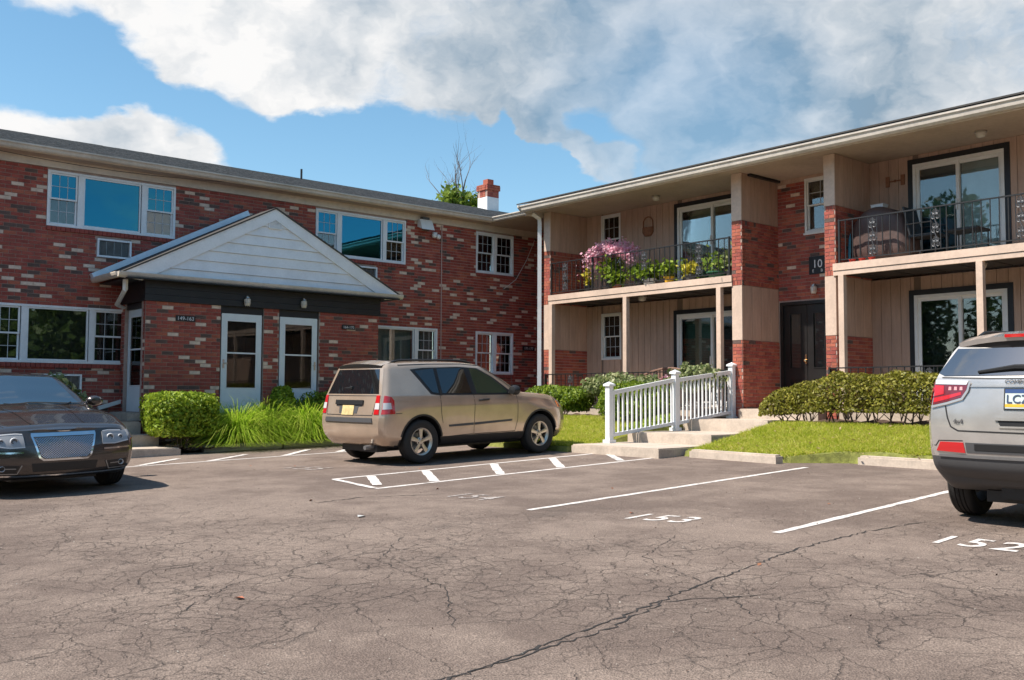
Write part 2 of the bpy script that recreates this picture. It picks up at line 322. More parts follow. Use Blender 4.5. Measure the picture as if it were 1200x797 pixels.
# asphalt
def asphalt():
    m = bpy.data.materials.new('asphalt'); m.use_nodes = True; t = m.node_tree; b = t.nodes['Principled BSDF']
    b.inputs['Roughness'].default_value = .88; b.inputs['Specular IOR Level'].default_value = .3
    tcn = N(t,'ShaderNodeTexCoord'); v = tcn.outputs['Object']
    warp = vmath(t,'MULTIPLY', vmath(t,'SUBTRACT', noise(t, v, 4.5, 6, .65).outputs['Color'], (.5,.5,.5)).outputs[0], (.20,.20,0)).outputs[0]
    vw = vmath(t,'ADD', v, warp).outputs[0]
    big = noise(t, v, .32, 5, .6); mid = noise(t, v, 1.7, 8, .68); grain = noise(t, v, 130, 3, .7); agg = N(t,'ShaderNodeTexVoronoi'); agg.inputs['Scale'].default_value=95; t.links.new(v, agg.inputs['Vector'])
    def cracks(scale, w):
        n = N(t,'ShaderNodeTexVoronoi', feature='DISTANCE_TO_EDGE'); n.inputs['Scale'].default_value = scale; n.inputs['Randomness'].default_value = 1.0
        t.links.new(vw, n.inputs['Vector']); return maprange(t, n.outputs['Distance'], w*.35, w, 1, 0)
    c1 = cracks(1.15, .006); c2 = cracks(3.6, .015); c3 = cracks(8.5, .034)
    zone = noise(t, v, .38, 4, .55)                       # where the surface has crazed
    zmask = maprange(t, zone.outputs[0], .36, .52); z2 = maprange(t, noise(t, v, .9, 4).outputs[0], .38, .56)
    sx = N(t,'ShaderNodeSeparateXYZ'); t.links.new(v, sx.inputs[0])
    near = maprange(t, fmath(t,'ADD', sx.outputs[0], fmath(t,'MULTIPLY', sx.outputs[1], .75)), 15.5, 8.0, .0, 1.0)   # the driving lane is the worn part
    brk = maprange(t, noise(t, v, 5.0, 3).outputs[0], .34, .58, .35, 1.0)
    cr = fmath(t,'MULTIPLY', fmath(t,'ADD', fmath(t,'MULTIPLY', c1, .5), fmath(t,'ADD', fmath(t,'MULTIPLY', fmath(t,'MULTIPLY', c2, zmask), .9), fmath(t,'MULTIPLY', fmath(t,'MULTIPLY', c3, z2), fmath(t,'MULTIPLY', zmask, .62)))), fmath(t,'MULTIPLY', near, brk), clamp=True)
    s = fmath(t,'ADD', fmath(t,'MULTIPLY', big.outputs[0], .5), fmath(t,'MULTIPLY', mid.outputs[0], .5))
    base = N(t,'ShaderNodeMix', data_type='RGBA'); t.links.new(maprange(t, s, .40, .60), base.inputs[0])
    base.inputs[6].default_value=(.142,.107,.089,1); base.inputs[7].default_value=(.226,.176,.145,1)
    gr = N(t,'ShaderNodeMix', data_type='RGBA', blend_type='MULTIPLY'); gr.inputs[0].default_value = 1
    t.links.new(base.outputs[2], gr.inputs[6])
    gcol = maprange(t, fmath(t,'ADD', fmath(t,'MULTIPLY', grain.outputs[0], .6), fmath(t,'MULTIPLY', agg.outputs['Distance'], .5)), .25, .75, .38, 1.52, smooth=False)
    cmb = N(t,'ShaderNodeCombineColor'); [t.links.new(gcol, cmb.inputs[i]) for i in range(3)]
    t.links.new(cmb.outputs[0], gr.inputs[7])
    dk = N(t,'ShaderNodeMix', data_type='RGBA'); t.links.new(fmath(t,'MULTIPLY', cr, .70), dk.inputs[0]); t.links.new(gr.outputs[2], dk.inputs[6]); dk.inputs[7].default_value=(.03,.026,.024,1)
    stain = maprange(t, noise(t, v, .75, 6, .65).outputs[0], .60, .72, 0, .35)
    st = N(t,'ShaderNodeMix', data_type='RGBA'); t.links.new(stain, st.inputs[0]); t.links.new(dk.outputs[2], st.inputs[6]); st.inputs[7].default_value=(.085,.072,.064,1)
    t.links.new(st.outputs[2], b.inputs['Base Color'])
    h = fmath(t,'SUBTRACT', fmath(t,'ADD', fmath(t,'MULTIPLY', grain.outputs[0], .5), fmath(t,'MULTIPLY', agg.outputs['Distance'], .5)), fmath(t,'MULTIPLY', cr, 2.0))
    bp = N(t,'ShaderNodeBump'); bp.inputs['Strength'].default_value=.9; bp.inputs['Distance'].default_value=.012
    t.links.new(h, bp.inputs['Height']); t.links.new(bp.outputs[0], b.inputs['Normal']); return m
asph = asphalt()
def linepaint(name, col, wear):
    m = bpy.data.materials.new(name); m.use_nodes = True; t = m.node_tree; b = t.nodes['Principled BSDF']; b.inputs['Roughness'].default_value=.8
    tcn = N(t,'ShaderNodeTexCoord'); n = noise(t, tcn.outputs['Object'], 38, 6, .7); n2 = noise(t, tcn.outputs['Object'], 4, 4)
    s = fmath(t,'ADD', fmath(t,'MULTIPLY', n.outputs[0], .6), fmath(t,'MULTIPLY', n2.outputs[0], .4))
    mx = N(t,'ShaderNodeMix', data_type='RGBA'); t.links.new(maprange(t, s, wear-.09, wear+.07), mx.inputs[0])
    mx.inputs[6].default_value=(.17,.14,.125,1); mx.inputs[7].default_value=(*col,1); t.links.new(mx.outputs[2], b.inputs['Base Color']); return m
linewhite = linepaint('line_paint', (.66,.615,.58), .435)
linefaded = linepaint('faded_line_paint', (.52,.47,.44), .515)
crackm = mat('crack_filler', (.03,.027,.026), .95, bump=.5, bscale=60, vary=.4, vscale=20)
#@@GROUND
# ------------------------------------------------------------------ ground
def sheet(name, xs, ys, m, dz=0.0, zf=None, kind='structure'):
    vs = [(x, y, (zf(x, y) if zf else gz(x, y)+dz)) for y in ys for x in xs]; n = len(xs)
    fs = [(j*n+i, j*n+i+1, (j+1)*n+i+1, (j+1)*n+i) for j in range(len(ys)-1) for i in range(n-1)]
    me = bpy.data.meshes.new(name); me.from_pydata(vs, [], fs); me.materials.append(m)
    return obj(name, me, kind=kind)
farground = mat('far_ground', (.13,.115,.09), .95, vary=.3, vscale=.3)
cl = lambda a: max(-60, min(60, a))
sheet('ground', [-800,-300,-60,0,60,300,800], [-800,-300,-60,0,60,300,800], farground, zf=lambda x,y: gz(cl(x),cl(y))-.10)
sheet('parking_lot', list(np.linspace(-60,45,18)), list(np.linspace(-75,30,18)), asph)

def onground(pts, h): return [(x, y, gz(x, y)+h) for x, y in pts]
def strip(name, a, b, w, m, h=.004, n=12, wob=.008, ends=0.0):
    """a painted line lying on the lot, slightly uneven at its edges"""
    a = Vector((*a,0)); b = Vector((*b,0)); d = (b-a); L = d.length; d /= L; nrm = Vector((-d.y, d.x, 0)); n = max(2, int(L/.12))
    l = []; r = []
    for i in range(n+1):
        p = a + d*(L*i/n)
        l.append(p + nrm*(w/2+random.uniform(-wob,wob))); r.append(p - nrm*(w/2+random.uniform(-wob,wob)))
    vs = onground([(p.x,p.y) for p in l+r], h); fs = [(n+1+i, n+2+i, i+1, i) for i in range(n)]
    me = bpy.data.meshes.new(name); me.from_pydata(vs, [], fs); me.materials.append(m)
    return obj(name, me, kind='structure')
# stall lines, the hatched aisle and the kerbside zigzag
strip('parking_line', (6.71,7.53), (12.46,8.01), .085, linewhite)
strip('parking_line', (7.24,4.95), (12.6,5.40), .085, linewhite)
strip('parking_line', (7.0,2.2), (12.6,2.7), .085, linewhite)
strip('parking_line', (6.67,10.31), (12.22,10.69), .085, linewhite)
strip('parking_line', (6.88,11.68), (12.67,12.07), .085, linewhite)
strip('parking_line', (6.88,11.66), (6.69,10.36), .085, linewhite, h=.007)
for a, b in (((6.90,10.62),(7.45,11.63)), ((7.66,10.44),(8.42,11.70)), ((8.85,10.52),(9.78,11.80)), ((10.08,10.60),(11.12,11.90)), ((11.50,10.72),(12.50,12.02))):
    strip('hatch_line', a, b, .13, linewhite, h=.008)
strip('parking_line', (4.6,15.74), (10.4,15.84), .085, linewhite)
for a, b in (((5.75,15.80),(6.78,16.68)), ((6.95,15.80),(8.0,16.63)), ((8.31,15.80),(9.39,16.85)), ((9.45,15.86),(10.4,16.8))):
    strip('hatch_line', a, b, .12, linewhite, h=.008)
# numbers painted in the stalls
def text_mesh(s, size, depth=0.0, m=None, align='LEFT', space=1.0, bold=0.0):
    c = bpy.data.curves.new('lettering', 'FONT'); c.body = s; c.size = size; c.extrude = depth; c.align_x = align; c.space_character = space; c.resolution_u = 3; c.offset = bold
    o = bpy.data.objects.new('lettering', c); link(o); dg = bpy.context.evaluated_depsgraph_get()
    me = bpy.data.meshes.new_from_object(o.evaluated_get(dg)); bpy.data.objects.remove(o); me.materials.clear(); me.materials.append(m); return me
def ground_text(s, p, ex, ey, size, m, space=1.15):
    ex = Vector((*ex,0)).normalized(); ey = Vector((*ey,0)).normalized()
    ex = Vector((ex.x, ex.y, 0.027177*ex.x+0.006639*ex.y)); ey = Vector((ey.x, ey.y, 0.027177*ey.x+0.006639*ey.y))
    me = text_mesh(s, size, 0, m, space=space, bold=.004); bm = bmesh.new(); bm.from_mesh(me)
    o = Vector((p[0], p[1], gz(*p)+.005))
    for v in bm.verts: c = v.co.copy(); v.co = o + ex*c.x*1.0 + ey*c.y*1.35
    bm.to_mesh(me); bm.free(); return obj('stall_number', me, kind='structure')
ground_text('153', (6.93,6.52), (.30,-1), (1,.08), .42, linewhite)
ground_text('152', (7.69,3.90), (.06,-1), (1,.08), .44, linewhite)
ground_text('154', (6.80,9.12), (.12,-1), (1,.08), .40, linefaded)
ground_text('155', (7.15,13.75), (.30,-1), (1,.08), .44, linefaded)
# two long cracks running across the lane
def crack(pts, w, seed):
    rr = random.Random(seed); P = [Vector((*p,0)) for p in pts]; fine = []
    for a, b in zip(P[:-1], P[1:]):
        n = max(2, int((b-a).length/.05))
        for i in range(n): fine.append(a.lerp(b, i/n)+Vector((rr.uniform(-.022,.022), rr.uniform(-.022,.022), 0)))
    fine.append(P[-1]); l = []; r = []
    for i, p in enumerate(fine):
        d = (fine[min(i+1,len(fine)-1)]-fine[max(i-1,0)]).normalized(); nn = Vector((-d.y,d.x,0))
        ww = w*rr.uniform(.25,1.1)*min(1, i/6+.1, (len(fine)-1-i)/6+.1); l.append(p+nn*ww*.5); r.append(p-nn*ww*.5)
    n = len(fine)-1; vs = onground([(p.x,p.y) for p in l+r], .003); fs = [(n+1+i, n+2+i, i+1, i) for i in range(n)]
    me = bpy.data.meshes.new('asphalt_crack'); me.from_pydata(vs, [], fs); me.materials.append(crackm); return obj('asphalt_crack', me, kind='structure')
crack([(2.4,3.55),(3.3,3.72),(4.11,3.86),(5.01,4.07),(6.03,4.27),(6.87,4.42),(7.91,4.46),(8.85,4.36)], .020, 1)
crack([(1.6,3.9),(2.84,3.62),(3.44,3.70),(3.96,3.74),(4.6,3.95),(5.3,3.6)], .018, 2)
crack([(5.3,9.62),(6.1,9.70),(6.9,9.25)], .026, 3)
crack([(3.3,4.3),(3.9,5.2),(4.1,6.3),(5.0,7.2)], .008, 4)
crack([(2.2,5.6),(3.0,6.3),(4.2,6.6),(5.2,6.4)], .008, 5)
crack([(4.6,3.2),(5.2,4.1),(5.6,5.0),(6.6,5.5)], .008, 6)

# kerbs, steps and walks
def block(name, pts, z0, z1, m, bev=.02, kind='structure', root=None):
    """a cast slab with softened edges over a plan outline"""
    bm = bmesh.new(); vs = [bm.verts.new((x,y,z0)) for x,y in pts]; f = bm.faces.new(vs)
    if f.normal.z > 0 or True: bm.normal_update()
    ex = bmesh.ops.extrude_face_region(bm, geom=[f]); up = [v for v in ex['geom'] if isinstance(v, bmesh.types.BMVert)]
    for v in up: v.co.z = z1(v.co.x, v.co.y) if callable(z1) else z1
    bmesh.ops.recalc_face_normals(bm, faces=bm.faces)
    if bev: bmesh.ops.bevel(bm, geom=[e for e in bm.edges if e.verts[0] in up and e.verts[1] in up], offset=bev, segments=2, affect='EDGES')
    me = bpy.data.meshes.new(name); bm.to_mesh(me); bm.free(); me.materials.append(m)
    return obj(name, me, kind=kind)
zc = lambda h: (lambda x, y: gz(x, y)+h)
def kerb_run(pts, w, h, m, gaps=.015):
    for a, b in zip(pts[:-1], pts[1:]):
        A = Vector(a); B = Vector(b); d = (B-A).normalized(); n = Vector((-d.y, d.x)); A = A+d*gaps; B = B-d*gaps
        q = [A-n*w/2, B-n*w/2, B+n*w/2, A+n*w/2]; block('kerb', [(p.x,p.y) for p in q], .2, zc(h), m, .025)
kerb_run([(12.80,10.35),(12.72,8.62)], .17, .13, concrete)
kerb_run([(13.42,7.72),(13.40,6.2),(13.42,4.4),(13.42,2.4)], .17, .13, concrete)
kerb_run([(7.72,17.90),(9.25,17.68),(10.9,17.60),(12.4,17.62)], .17, .13, concreteold)
kerb_run([(3.2,17.72),(5.6,17.62)], .17, .13, concreteold)
block('step', [(5.6,17.5),(7.15,17.5),(7.12,18.5),(5.6,18.5)], .2, .47, concrete)
block('step', [(5.6,18.42),(7.10,18.42),(7.08,19.0),(5.6,19.0)], .2, .68, concrete)
block('step', [(5.6,18.9),(6.93,18.9),(6.93,20.27),(5.6,20.27)], .2, .92, concrete)
block('step', [(6.72,19.05),(6.99,19.05),(6.99,20.1),(6.72,20.1)], .93, 1.09, concreteold)
block('step', [(12.20,10.55),(13.85,10.72),(13.85,12.66),(12.20,12.56)], .2, .59, concrete)
block('step', [(13.70,10.66),(15.45,10.72),(15.45,12.64),(13.70,12.6)], .2, .775, concrete)
block('step', [(15.30,10.62),(16.76,10.66),(16.76,12.62),(15.30,12.6)], .2, 1.0, concrete)
block('entry_landing', [(16.60,10.40),(18.08,10.40),(18.08,12.22),(16.60,12.22)], .2, 1.2, concrete)
# lawn and mulch
def lz(x, y): return gz(x,y)+.09 + max(0, min(1, (x-12.9)/2.5))**1.1*.38
lx = list(np.linspace(12.2,15.6,18))
def lawn_in(x, y):
    if y > 12.68: return x > 12.3 - max(0,(y-14.5))*0.0 and y < 18.2 and x < 15.3
    if y < 10.6:  return x > (12.9 if y > 8.6 else 12.9+min(.55,(8.6-y)*.6)) and x < 15.3 and y > 1.0
    return False
def patch(name, xs, ys, zf, m): return sheet(name, xs, ys, m, zf=zf)
patch('lawn_bed', [12.16]+list(np.linspace(12.22,15.35,14)), [12.62]+list(np.linspace(12.7,18.2,16)), lambda x,y: lz(x,y)-(.16 if x < 12.2 or y < 12.65 else 0), soil)
def lz2(x, y): return lz(x,y)
vsx = []; 
def rlawn():
    ys = list(np.linspace(1.0,10.55,30)); vs = []; fs = []; n = 12
    for y in ys:
        x0 = 12.88 if y > 8.65 else (12.88+min(.62,(8.65-y)*.9)); 
        for i in range(n): x = x0+(15.35-x0)*max(0,i-1)/(n-2)-(.06 if i==0 else 0); vs.append((x,y,lz(x,y)-(.16 if i==0 else 0)))
    for j in range(len(ys)-1):
        for i in range(n-1): fs.append((j*n+i, j*n+i+1, (j+1)*n+i+1, (j+1)*n+i))
    me = bpy.data.meshes.new('lawn_bed'); me.from_pydata(vs,[],fs); me.materials.append(soil); obj('lawn_bed', me, kind='structure')
rlawn()
def mz(x,y): return .86+(x-15.2)*.09+ .03*math.sin(x*9+y*7)+.02*math.sin(y*13.7)
sheet('mulch_bed', list(np.linspace(15.2,16.82,14)), list(np.linspace(12.66,18.3,50)), mulch, zf=mz)
sheet('mulch_bed', list(np.linspace(15.2,16.82,14)), list(np.linspace(1.0,10.5,80)), mulch, zf=mz)
def mz2(x,y): return gz(x,y)+.08+max(0,(y-17.8))*.10+.03*math.sin(x*8+y*5)+.02*math.sin(x*15)
sheet('mulch_bed', list(np.linspace(7.08,13.5,60)), list(np.linspace(17.72,20.25,22)), mulch, zf=mz2)
sheet('mulch_bed', list(np.linspace(-4,5.6,60)), list(np.linspace(17.8,20.25,22)), mulch, zf=mz2)

# ------------------------------------------------------------------ the two buildings
VA, UB, BB = 20.3, 16.8, 18.1
ka = .976
def au(u): return u*ka
def az(z): return 1.4+(z-1.4)*ka
bldA = thing('apartment_building', 'long red brick apartment building with pale speckled bricks and a gabled entrance porch', 'apartment building', (9.6,20.3,.4))
bldB = thing('apartment_building', 'two storey tan sided apartment building with balconies, brick piers and door number 10', 'apartment building', (16.8,11.3,.5))
POOL = {bldA: [], bldB: []}
COURSE, BLEN, MJ = .0735, .225, .011
def pick(style, r):
    t = r.random()
    if style == 'A':
        return 4 if t < .10 else (3 if t < .21 else (0 if t < .60 else (1 if t < .86 else 2)))
    return 3 if t < .06 else (2 if t < .55 else (0 if t < .85 else 1))
def wall_cells(mb, W, z0, z1, ops, th, mi=0):
    xs = sorted({0.0, W, *[min(max(o[0],0),W) for o in ops], *[min(max(o[1],0),W) for o in ops]}); zs = sorted({z0, z1, *[min(max(o[2],z0),z1) for o in ops], *[min(max(o[3],z0),z1) for o in ops]})
    def solid(i, j):
        if i < 0 or j < 0 or i >= len(xs)-1 or j >= len(zs)-1: return False
        cx, cz = (xs[i]+xs[i+1])/2, (zs[j]+zs[j+1])/2
        return not any(o[0] < cx < o[1] and o[2] < cz < o[3] for o in ops)
    for i in range(len(xs)-1):
        for j in range(len(zs)-1):
            if not solid(i,j): continue
            a,b,c,d = xs[i],xs[i+1],zs[j],zs[j+1]
            v = [(a,0,c),(b,0,c),(b,0,d),(a,0,d),(a,th,c),(b,th,c),(b,th,d),(a,th,d)]; fs = [(0,1,2,3),(7,6,5,4)]
            if not solid(i-1,j): fs.append((0,3,7,4))
            if not solid(i+1,j): fs.append((1,5,6,2))
            if not solid(i,j-1): fs.append((0,4,5,1))
            if not solid(i,j+1): fs.append((3,2,6,7))
            mb.add(v, fs, mi)
def brick_wall(bld, name, loc, rotz, W, z0, z1, ops=(), style='A', th=.18, soldier=False, seed=0):
    """mortar backing with every brick laid on it; local x runs along the wall, -y faces out"""
    mb = MB(); wall_cells(mb, W, z0, z1, ops, th); w = part(bld, name, mb, mortar, (loc[0],loc[1],0), rotz)
    r = random.Random(seed+17); pale = 0
    M = Matrix.Translation((loc[0],loc[1],0)) @ Matrix.Rotation(rotz, 4, 'Z')
    nz = max(1, round((z1-z0)/COURSE)); h = (z1-z0)/nz
    if soldier:                                            # a rowlock course top and bottom
        sh = .10; rows = [(z0, sh, True)]; k = max(1, round((z1-z0-2*sh)/COURSE)); hh = (z1-z0-2*sh)/k
        rows += [(z0+sh+i*hh, hh, False) for i in range(k)] + [(z1-sh, sh, True)]
    else: rows = [(z0+i*h, h, False) for i in range(nz)]
    for ri, (zb, hh, rl) in enumerate(rows):
        L = .075 if rl else BLEN; x = -(L/2 if ri % 2 else 0) - (r.uniform(0,.02)); last = None
        zm = zb+hh/2
        cut = sorted([(o[0],o[1]) for o in ops if o[2]-.02 < zm < o[3]+.02])
        while x < W:
            a, b = max(0, x)+MJ/2, min(W, x+L)-MJ/2; c = pick(style, r)
            if last == 4 and c == 4 and r.random() < .75: c = r.choice((0,1,3))
            if last == 3 and c == 3 and r.random() < .6: c = 1
            last = c; segs = [(a,b)]
            for (p,q) in cut:
                ns = []
                for (s,e) in segs:
                    if e <= p or s >= q: ns.append((s,e)); continue
                    if p-.004-s > .03: ns.append((s,p-.004))
                    if e-q-.004 > .03: ns.append((q+.004,e))
                segs = ns
            for (s,e) in segs:
                if e-s > .02:
                    full = abs((e-s)-(BLEN-MJ)) < .003 and not rl
                    ctr = M @ Vector(((s+e)/2, 0, zb+hh/2))
                    POOL[bld].append(((ctr-cam.location).length, w, s, e, zb+MJ/2, zb+hh-MJ/2, c, r.uniform(-.0115,-.007), full, M))
            x += L
    return w
FULL = {}
def finish_bricks(bld, nsingle=300, frame_ok=None):
    pool = sorted(POOL[bld], key=lambda t: t[0]); singles = []; rest = []
    for t in pool:
        if len(singles) < nsingle and t[8] and (frame_ok is None or frame_ok(t)): singles.append(t)
        else: rest.append(t)
    for (d,w,s,e,a,b,c,y,full,M) in singles:
        key = (c, round(b-a,4))
        if key not in FULL:
            mb = MB(); L = e-s; H = b-a
            mb.add([(0,0,0),(L,0,0),(L,0,H),(0,0,H),(0,.02,0),(L,.02,0),(L,.02,H),(0,.02,H)], [(0,1,2,3),(1,5,6,2),(4,0,3,7),(3,2,6,7),(0,4,5,1),(5,4,7,6)], 0)
            FULL[key] = mb.mesh('brick', BRICKS[c])
        obj('brick', FULL[key], w, (s, y, a))
    vs = np.zeros((len(rest)*8,3)); fs = np.zeros((len(rest)*5,4), int); mi = np.zeros(len(rest)*5, int)
    for i,(d,w,s,e,a,b,c,y,full,M) in enumerate(rest):
        q = [(s,y,a),(e,y,a),(e,y,b),(s,y,b),(s,.01,a),(e,.01,a),(e,.01,b),(s,.01,b)]
        for k,p in enumerate(q): vs[i*8+k] = M @ Vector(p)
        fs[i*5:i*5+5] = np.array([(0,1,2,3),(1,5,6,2),(4,0,3,7),(3,2,6,7),(0,4,5,1)])+i*8; mi[i*5:i*5+5] = c
    vs -= np.array(bld.location)
    me = bpy.data.meshes.new('brickwork'); me.from_pydata(vs.tolist(), [], fs.tolist()); [me.materials.append(m) for m in BRICKS]; me.polygons.foreach_set('material_index', mi.astype(np.int32)); me.update()
    obj('brickwork', me, bld, kind='stuff')

# ---- windows: local x along the wall, -y out, z up, origin at the lower left corner
def frame_mb(mb, x0,x1,z0,z1, w, y0,y1, mi=0):
    mb.box(x0,x1,y0,y1,z1-w,z1,mi); mb.box(x0,x1,y0,y1,z0,z0+w,mi); mb.box(x0,x0+w,y0,y1,z0+w,z1-w,mi); mb.box(x1-w,x1,y0,y1,z0+w,z1-w,mi)
def window(bld, loc, rotz, W, H, lights, sill=True, backs=None, frame_m=None, label=None, cols=3, grid_low=True, glass=None):
    """lights: list of (x0, x1, kind) with kind 'hung' (double hung with grilles) or 'fixed'"""
    fm = frame_m or white; gm = glass or winglass
    mb = MB(); frame_mb(mb, 0, W, 0, H, .045, -.025, .09)
    for (a,b,k) in lights:
        if a > .05: mb.box(a-.10, a, -.018, .088, .045, H-.045)
    root = part(bld, 'window', mb, fm, loc, rotz, label=label)
    if sill:
        s = MB(); n = max(2, int(W/.085))
        for i in range(n): s.box(W*i/n+.004, W*(i+1)/n-.004, -.045, .06, -.085, -.006)
        obj('sill', s.mesh('sill', BRICKS[1]), root)
    for li,(a,b,k) in enumerate(lights):
        z0, z1 = .045, H-.045
        bk = backs[li] if backs else room
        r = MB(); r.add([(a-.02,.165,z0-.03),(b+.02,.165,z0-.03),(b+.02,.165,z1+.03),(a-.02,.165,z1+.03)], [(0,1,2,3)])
        obj('pane_backing' if bk is not room else 'interior', r.mesh('interior', bk), root)  # backing sheet behind each pane, the teal one coloured as mirrored sky
        def pane(x0,x1,y,zz0,zz1,g):
            p = MB(); p.box(x0,x1,y,y+.006,zz0,zz1); obj('pane', p.mesh('pane', g), root)
        if k == 'fixed':
            s = MB(); frame_mb(s, a+.002,b-.002,z0+.002,z1-.002,.03,-.008,.04); obj('sash', s.mesh('sash', fm), root)
            pane(a+.03,b-.03,.015,z0+.03,z1-.03,gm)
        else:
            zm = (z0+z1)/2
            for (s0,s1,y,up) in ((zm-.018,z1-.002,.0,True),(z0+.002,zm+.018,.035,False)):
                s = MB(); frame_mb(s, a+.002,b-.002,s0,s1,.032,y,y+.03); obj('sash', s.mesh('sash', fm), root)
                pane(a+.03,b-.03,y+.014,s0+.03,s1-.03,(gm if up else winglass))
                if up or grid_low:
                    g = MB(); x0,x1 = a+.034,b-.034; c0,c1 = s0+.032,s1-.032
                    for i in range(1,cols): xx = x0+(x1-x0)*i/cols; g.box(xx-.0055,xx+.0055,y+.008,y+.0125,c0,c1)
                    zz = (c0+c1)/2; 
                    for i in range(cols): g.box(x0+(x1-x0)*i/cols+(.0055 if i else 0), x0+(x1-x0)*(i+1)/cols-(.0055 if i<cols-1 else 0), y+.008,y+.0125, zz-.0055, zz+.0055)
                    obj('grille', g.mesh('grille', grillem), root)
    return root

# ================= building A (brick, facing -Y)
A0, A1 = -3.0, 18.35
def ax(u): return au(u)-A0
zt, zu, zl, zb = az(5.92), az(4.79), az(3.20), az(2.05)
wins = [ # u0,u1,zbot,ztop, lights
 (5.64,8.25,zu,zt,[(5.64,6.22,'hung'),(6.33,7.50,'fixed'),(7.62,8.25,'hung')],[dull_teal,sky_teal,dull_teal]),
 (11.67,14.27,zu,zt,[(11.67,12.25,'hung'),(12.36,13.56,'fixed'),(13.68,14.27,'hung')],[dull_teal,sky_teal,room]),
 (4.63,7.29,zb,zl,[(4.63,5.22,'hung'),(5.34,6.50,'fixed'),(6.62,7.29,'hung')],[room,room,room]),
 (12.70,15.30,zb,zl,[(12.70,13.28,'hung'),(13.40,14.56,'fixed'),(14.68,15.30,'hung')],[shade_grey,shade_grey,dull_teal]),
 (16.58,17.92,zu,zt,[(16.58,17.2,'hung'),(17.3,17.92,'hung')],[room,room]),
 (16.58,17.92,zb-.01,zl,[(16.58,17.2,'hung'),(17.3,17.92,'hung')],[room,room]),
 (-.9,1.75,zu,zt,[(-.9,-.3,'hung'),(-.2,1.0,'fixed'),(1.1,1.75,'hung')],[room,dull_teal,room]),
 (-.9,1.75,zb,zl,[(-.9,-.3,'hung'),(-.2,1.0,'fixed'),(1.1,1.75,'hung')],[room,room,room]),
]
acs = [(6.62,7.32,4.25,4.64),(12.80,13.40,4.30,4.64),(5.67,6.40,1.40,1.84)]
opsA = [(ax(u0),ax(u1),z0,z1) for (u0,u1,z0,z1,_,_) in wins] + [(ax(u0),ax(u1),az(z0),az(z1)) for (u0,u1,z0,z1) in acs]
brick_wall(bldA, 'wall', (A0,VA), 0, A1-A0, .30, az(5.96), opsA, 'A', seed=1)
for (u0,u1,z0,z1,ls,bk) in wins:
    window(bldA, (au(u0)+.003,VA,z0+.003), 0, au(u1)-au(u0)-.006, z1-z0-.006, [(au(a)-au(u0)+.045 if a==u0 else au(a)-au(u0), au(b)-au(u0)-(.051 if b==u1 else 0), k) for (a,b,k) in ls], backs=bk, glass=(skyglass if z0 > 4 and u0 < 15 else None))
for (u0,u1,z0,z1) in acs:                                          # through-wall air conditioners
    W, H = au(u1)-au(u0), az(z1)-az(z0); m = MB(); frame_mb(m, .004,W-.004,.004,H-.004,.035,-.06,.10)
    a = part(bldA, 'air_conditioner', m, white, (au(u0),VA,az(z0)))
    m = MB(); m.box(.04,W-.04,.03,.08,.04,H-.04); obj('cabinet', m.mesh('cabinet', greyplast), a)
    m = MB(); n = int((H-.09)/.022)
    for i in range(n): m.box(.045,W-.045,-.02,.028,.048+i*.022,.054+i*.022)
    for i in range(1,4): m.box(.04+(W-.08)*i/4-.004,.04+(W-.08)*i/4+.004,-.026,-.021,.045,H-.045)
    obj('louvre', m.mesh('louvre', steel), a)
# far side and gable ends of A, plain brick
for (nm, loc, rz, W) in (('end_wall', (A0,VA+8.6), -PI/2, 8.4), ('rear_wall', (A1+2,VA+8.6), PI, A1+2-A0)):
    m = MB(); m.box(0, W, 0, .18, .3, az(5.96)); part(bldA, nm, m, BRICKS[0], (loc[0],loc[1],0), rz)
# eaves: frieze, soffit, gutter
EV = 19.95
m = MB(); m.box(A0-.3, A1, VA-.035, VA+.16, az(5.965), 6.115); part(bldA, 'frieze', m, friezem)
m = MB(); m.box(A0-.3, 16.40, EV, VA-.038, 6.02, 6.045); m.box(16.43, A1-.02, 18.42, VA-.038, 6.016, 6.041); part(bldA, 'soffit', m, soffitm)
def gutter_prof(o, s):   # profile going out in direction s from the fascia line o
    return [(o,6.045),(o+s*.06,6.03),(o+s*.085,6.055),(o+s*.10,6.10),(o+s*.125,6.125),(o+s*.125,6.150),(o+s*.10,6.150),(o+s*.10,6.12),(o,6.12)]
m = MB(); m.prism(gutter_prof(EV-.02,-1), A0-.3, 16.44, 'x'); part(bldA, 'gutter', m, gutterm)
m = MB(); m.prism(gutter_prof(16.45,-1), 18.44, EV-.12, 'y'); part(bldA, 'gutter', m, gutterm)
m = MB(); m.box(A0-.3,16.42,EV-.018,EV-.001,6.018,6.17); m.box(16.452,16.47,18.44,EV-.02,6.018,6.17); part(bldA, 'fascia', m, friezem)
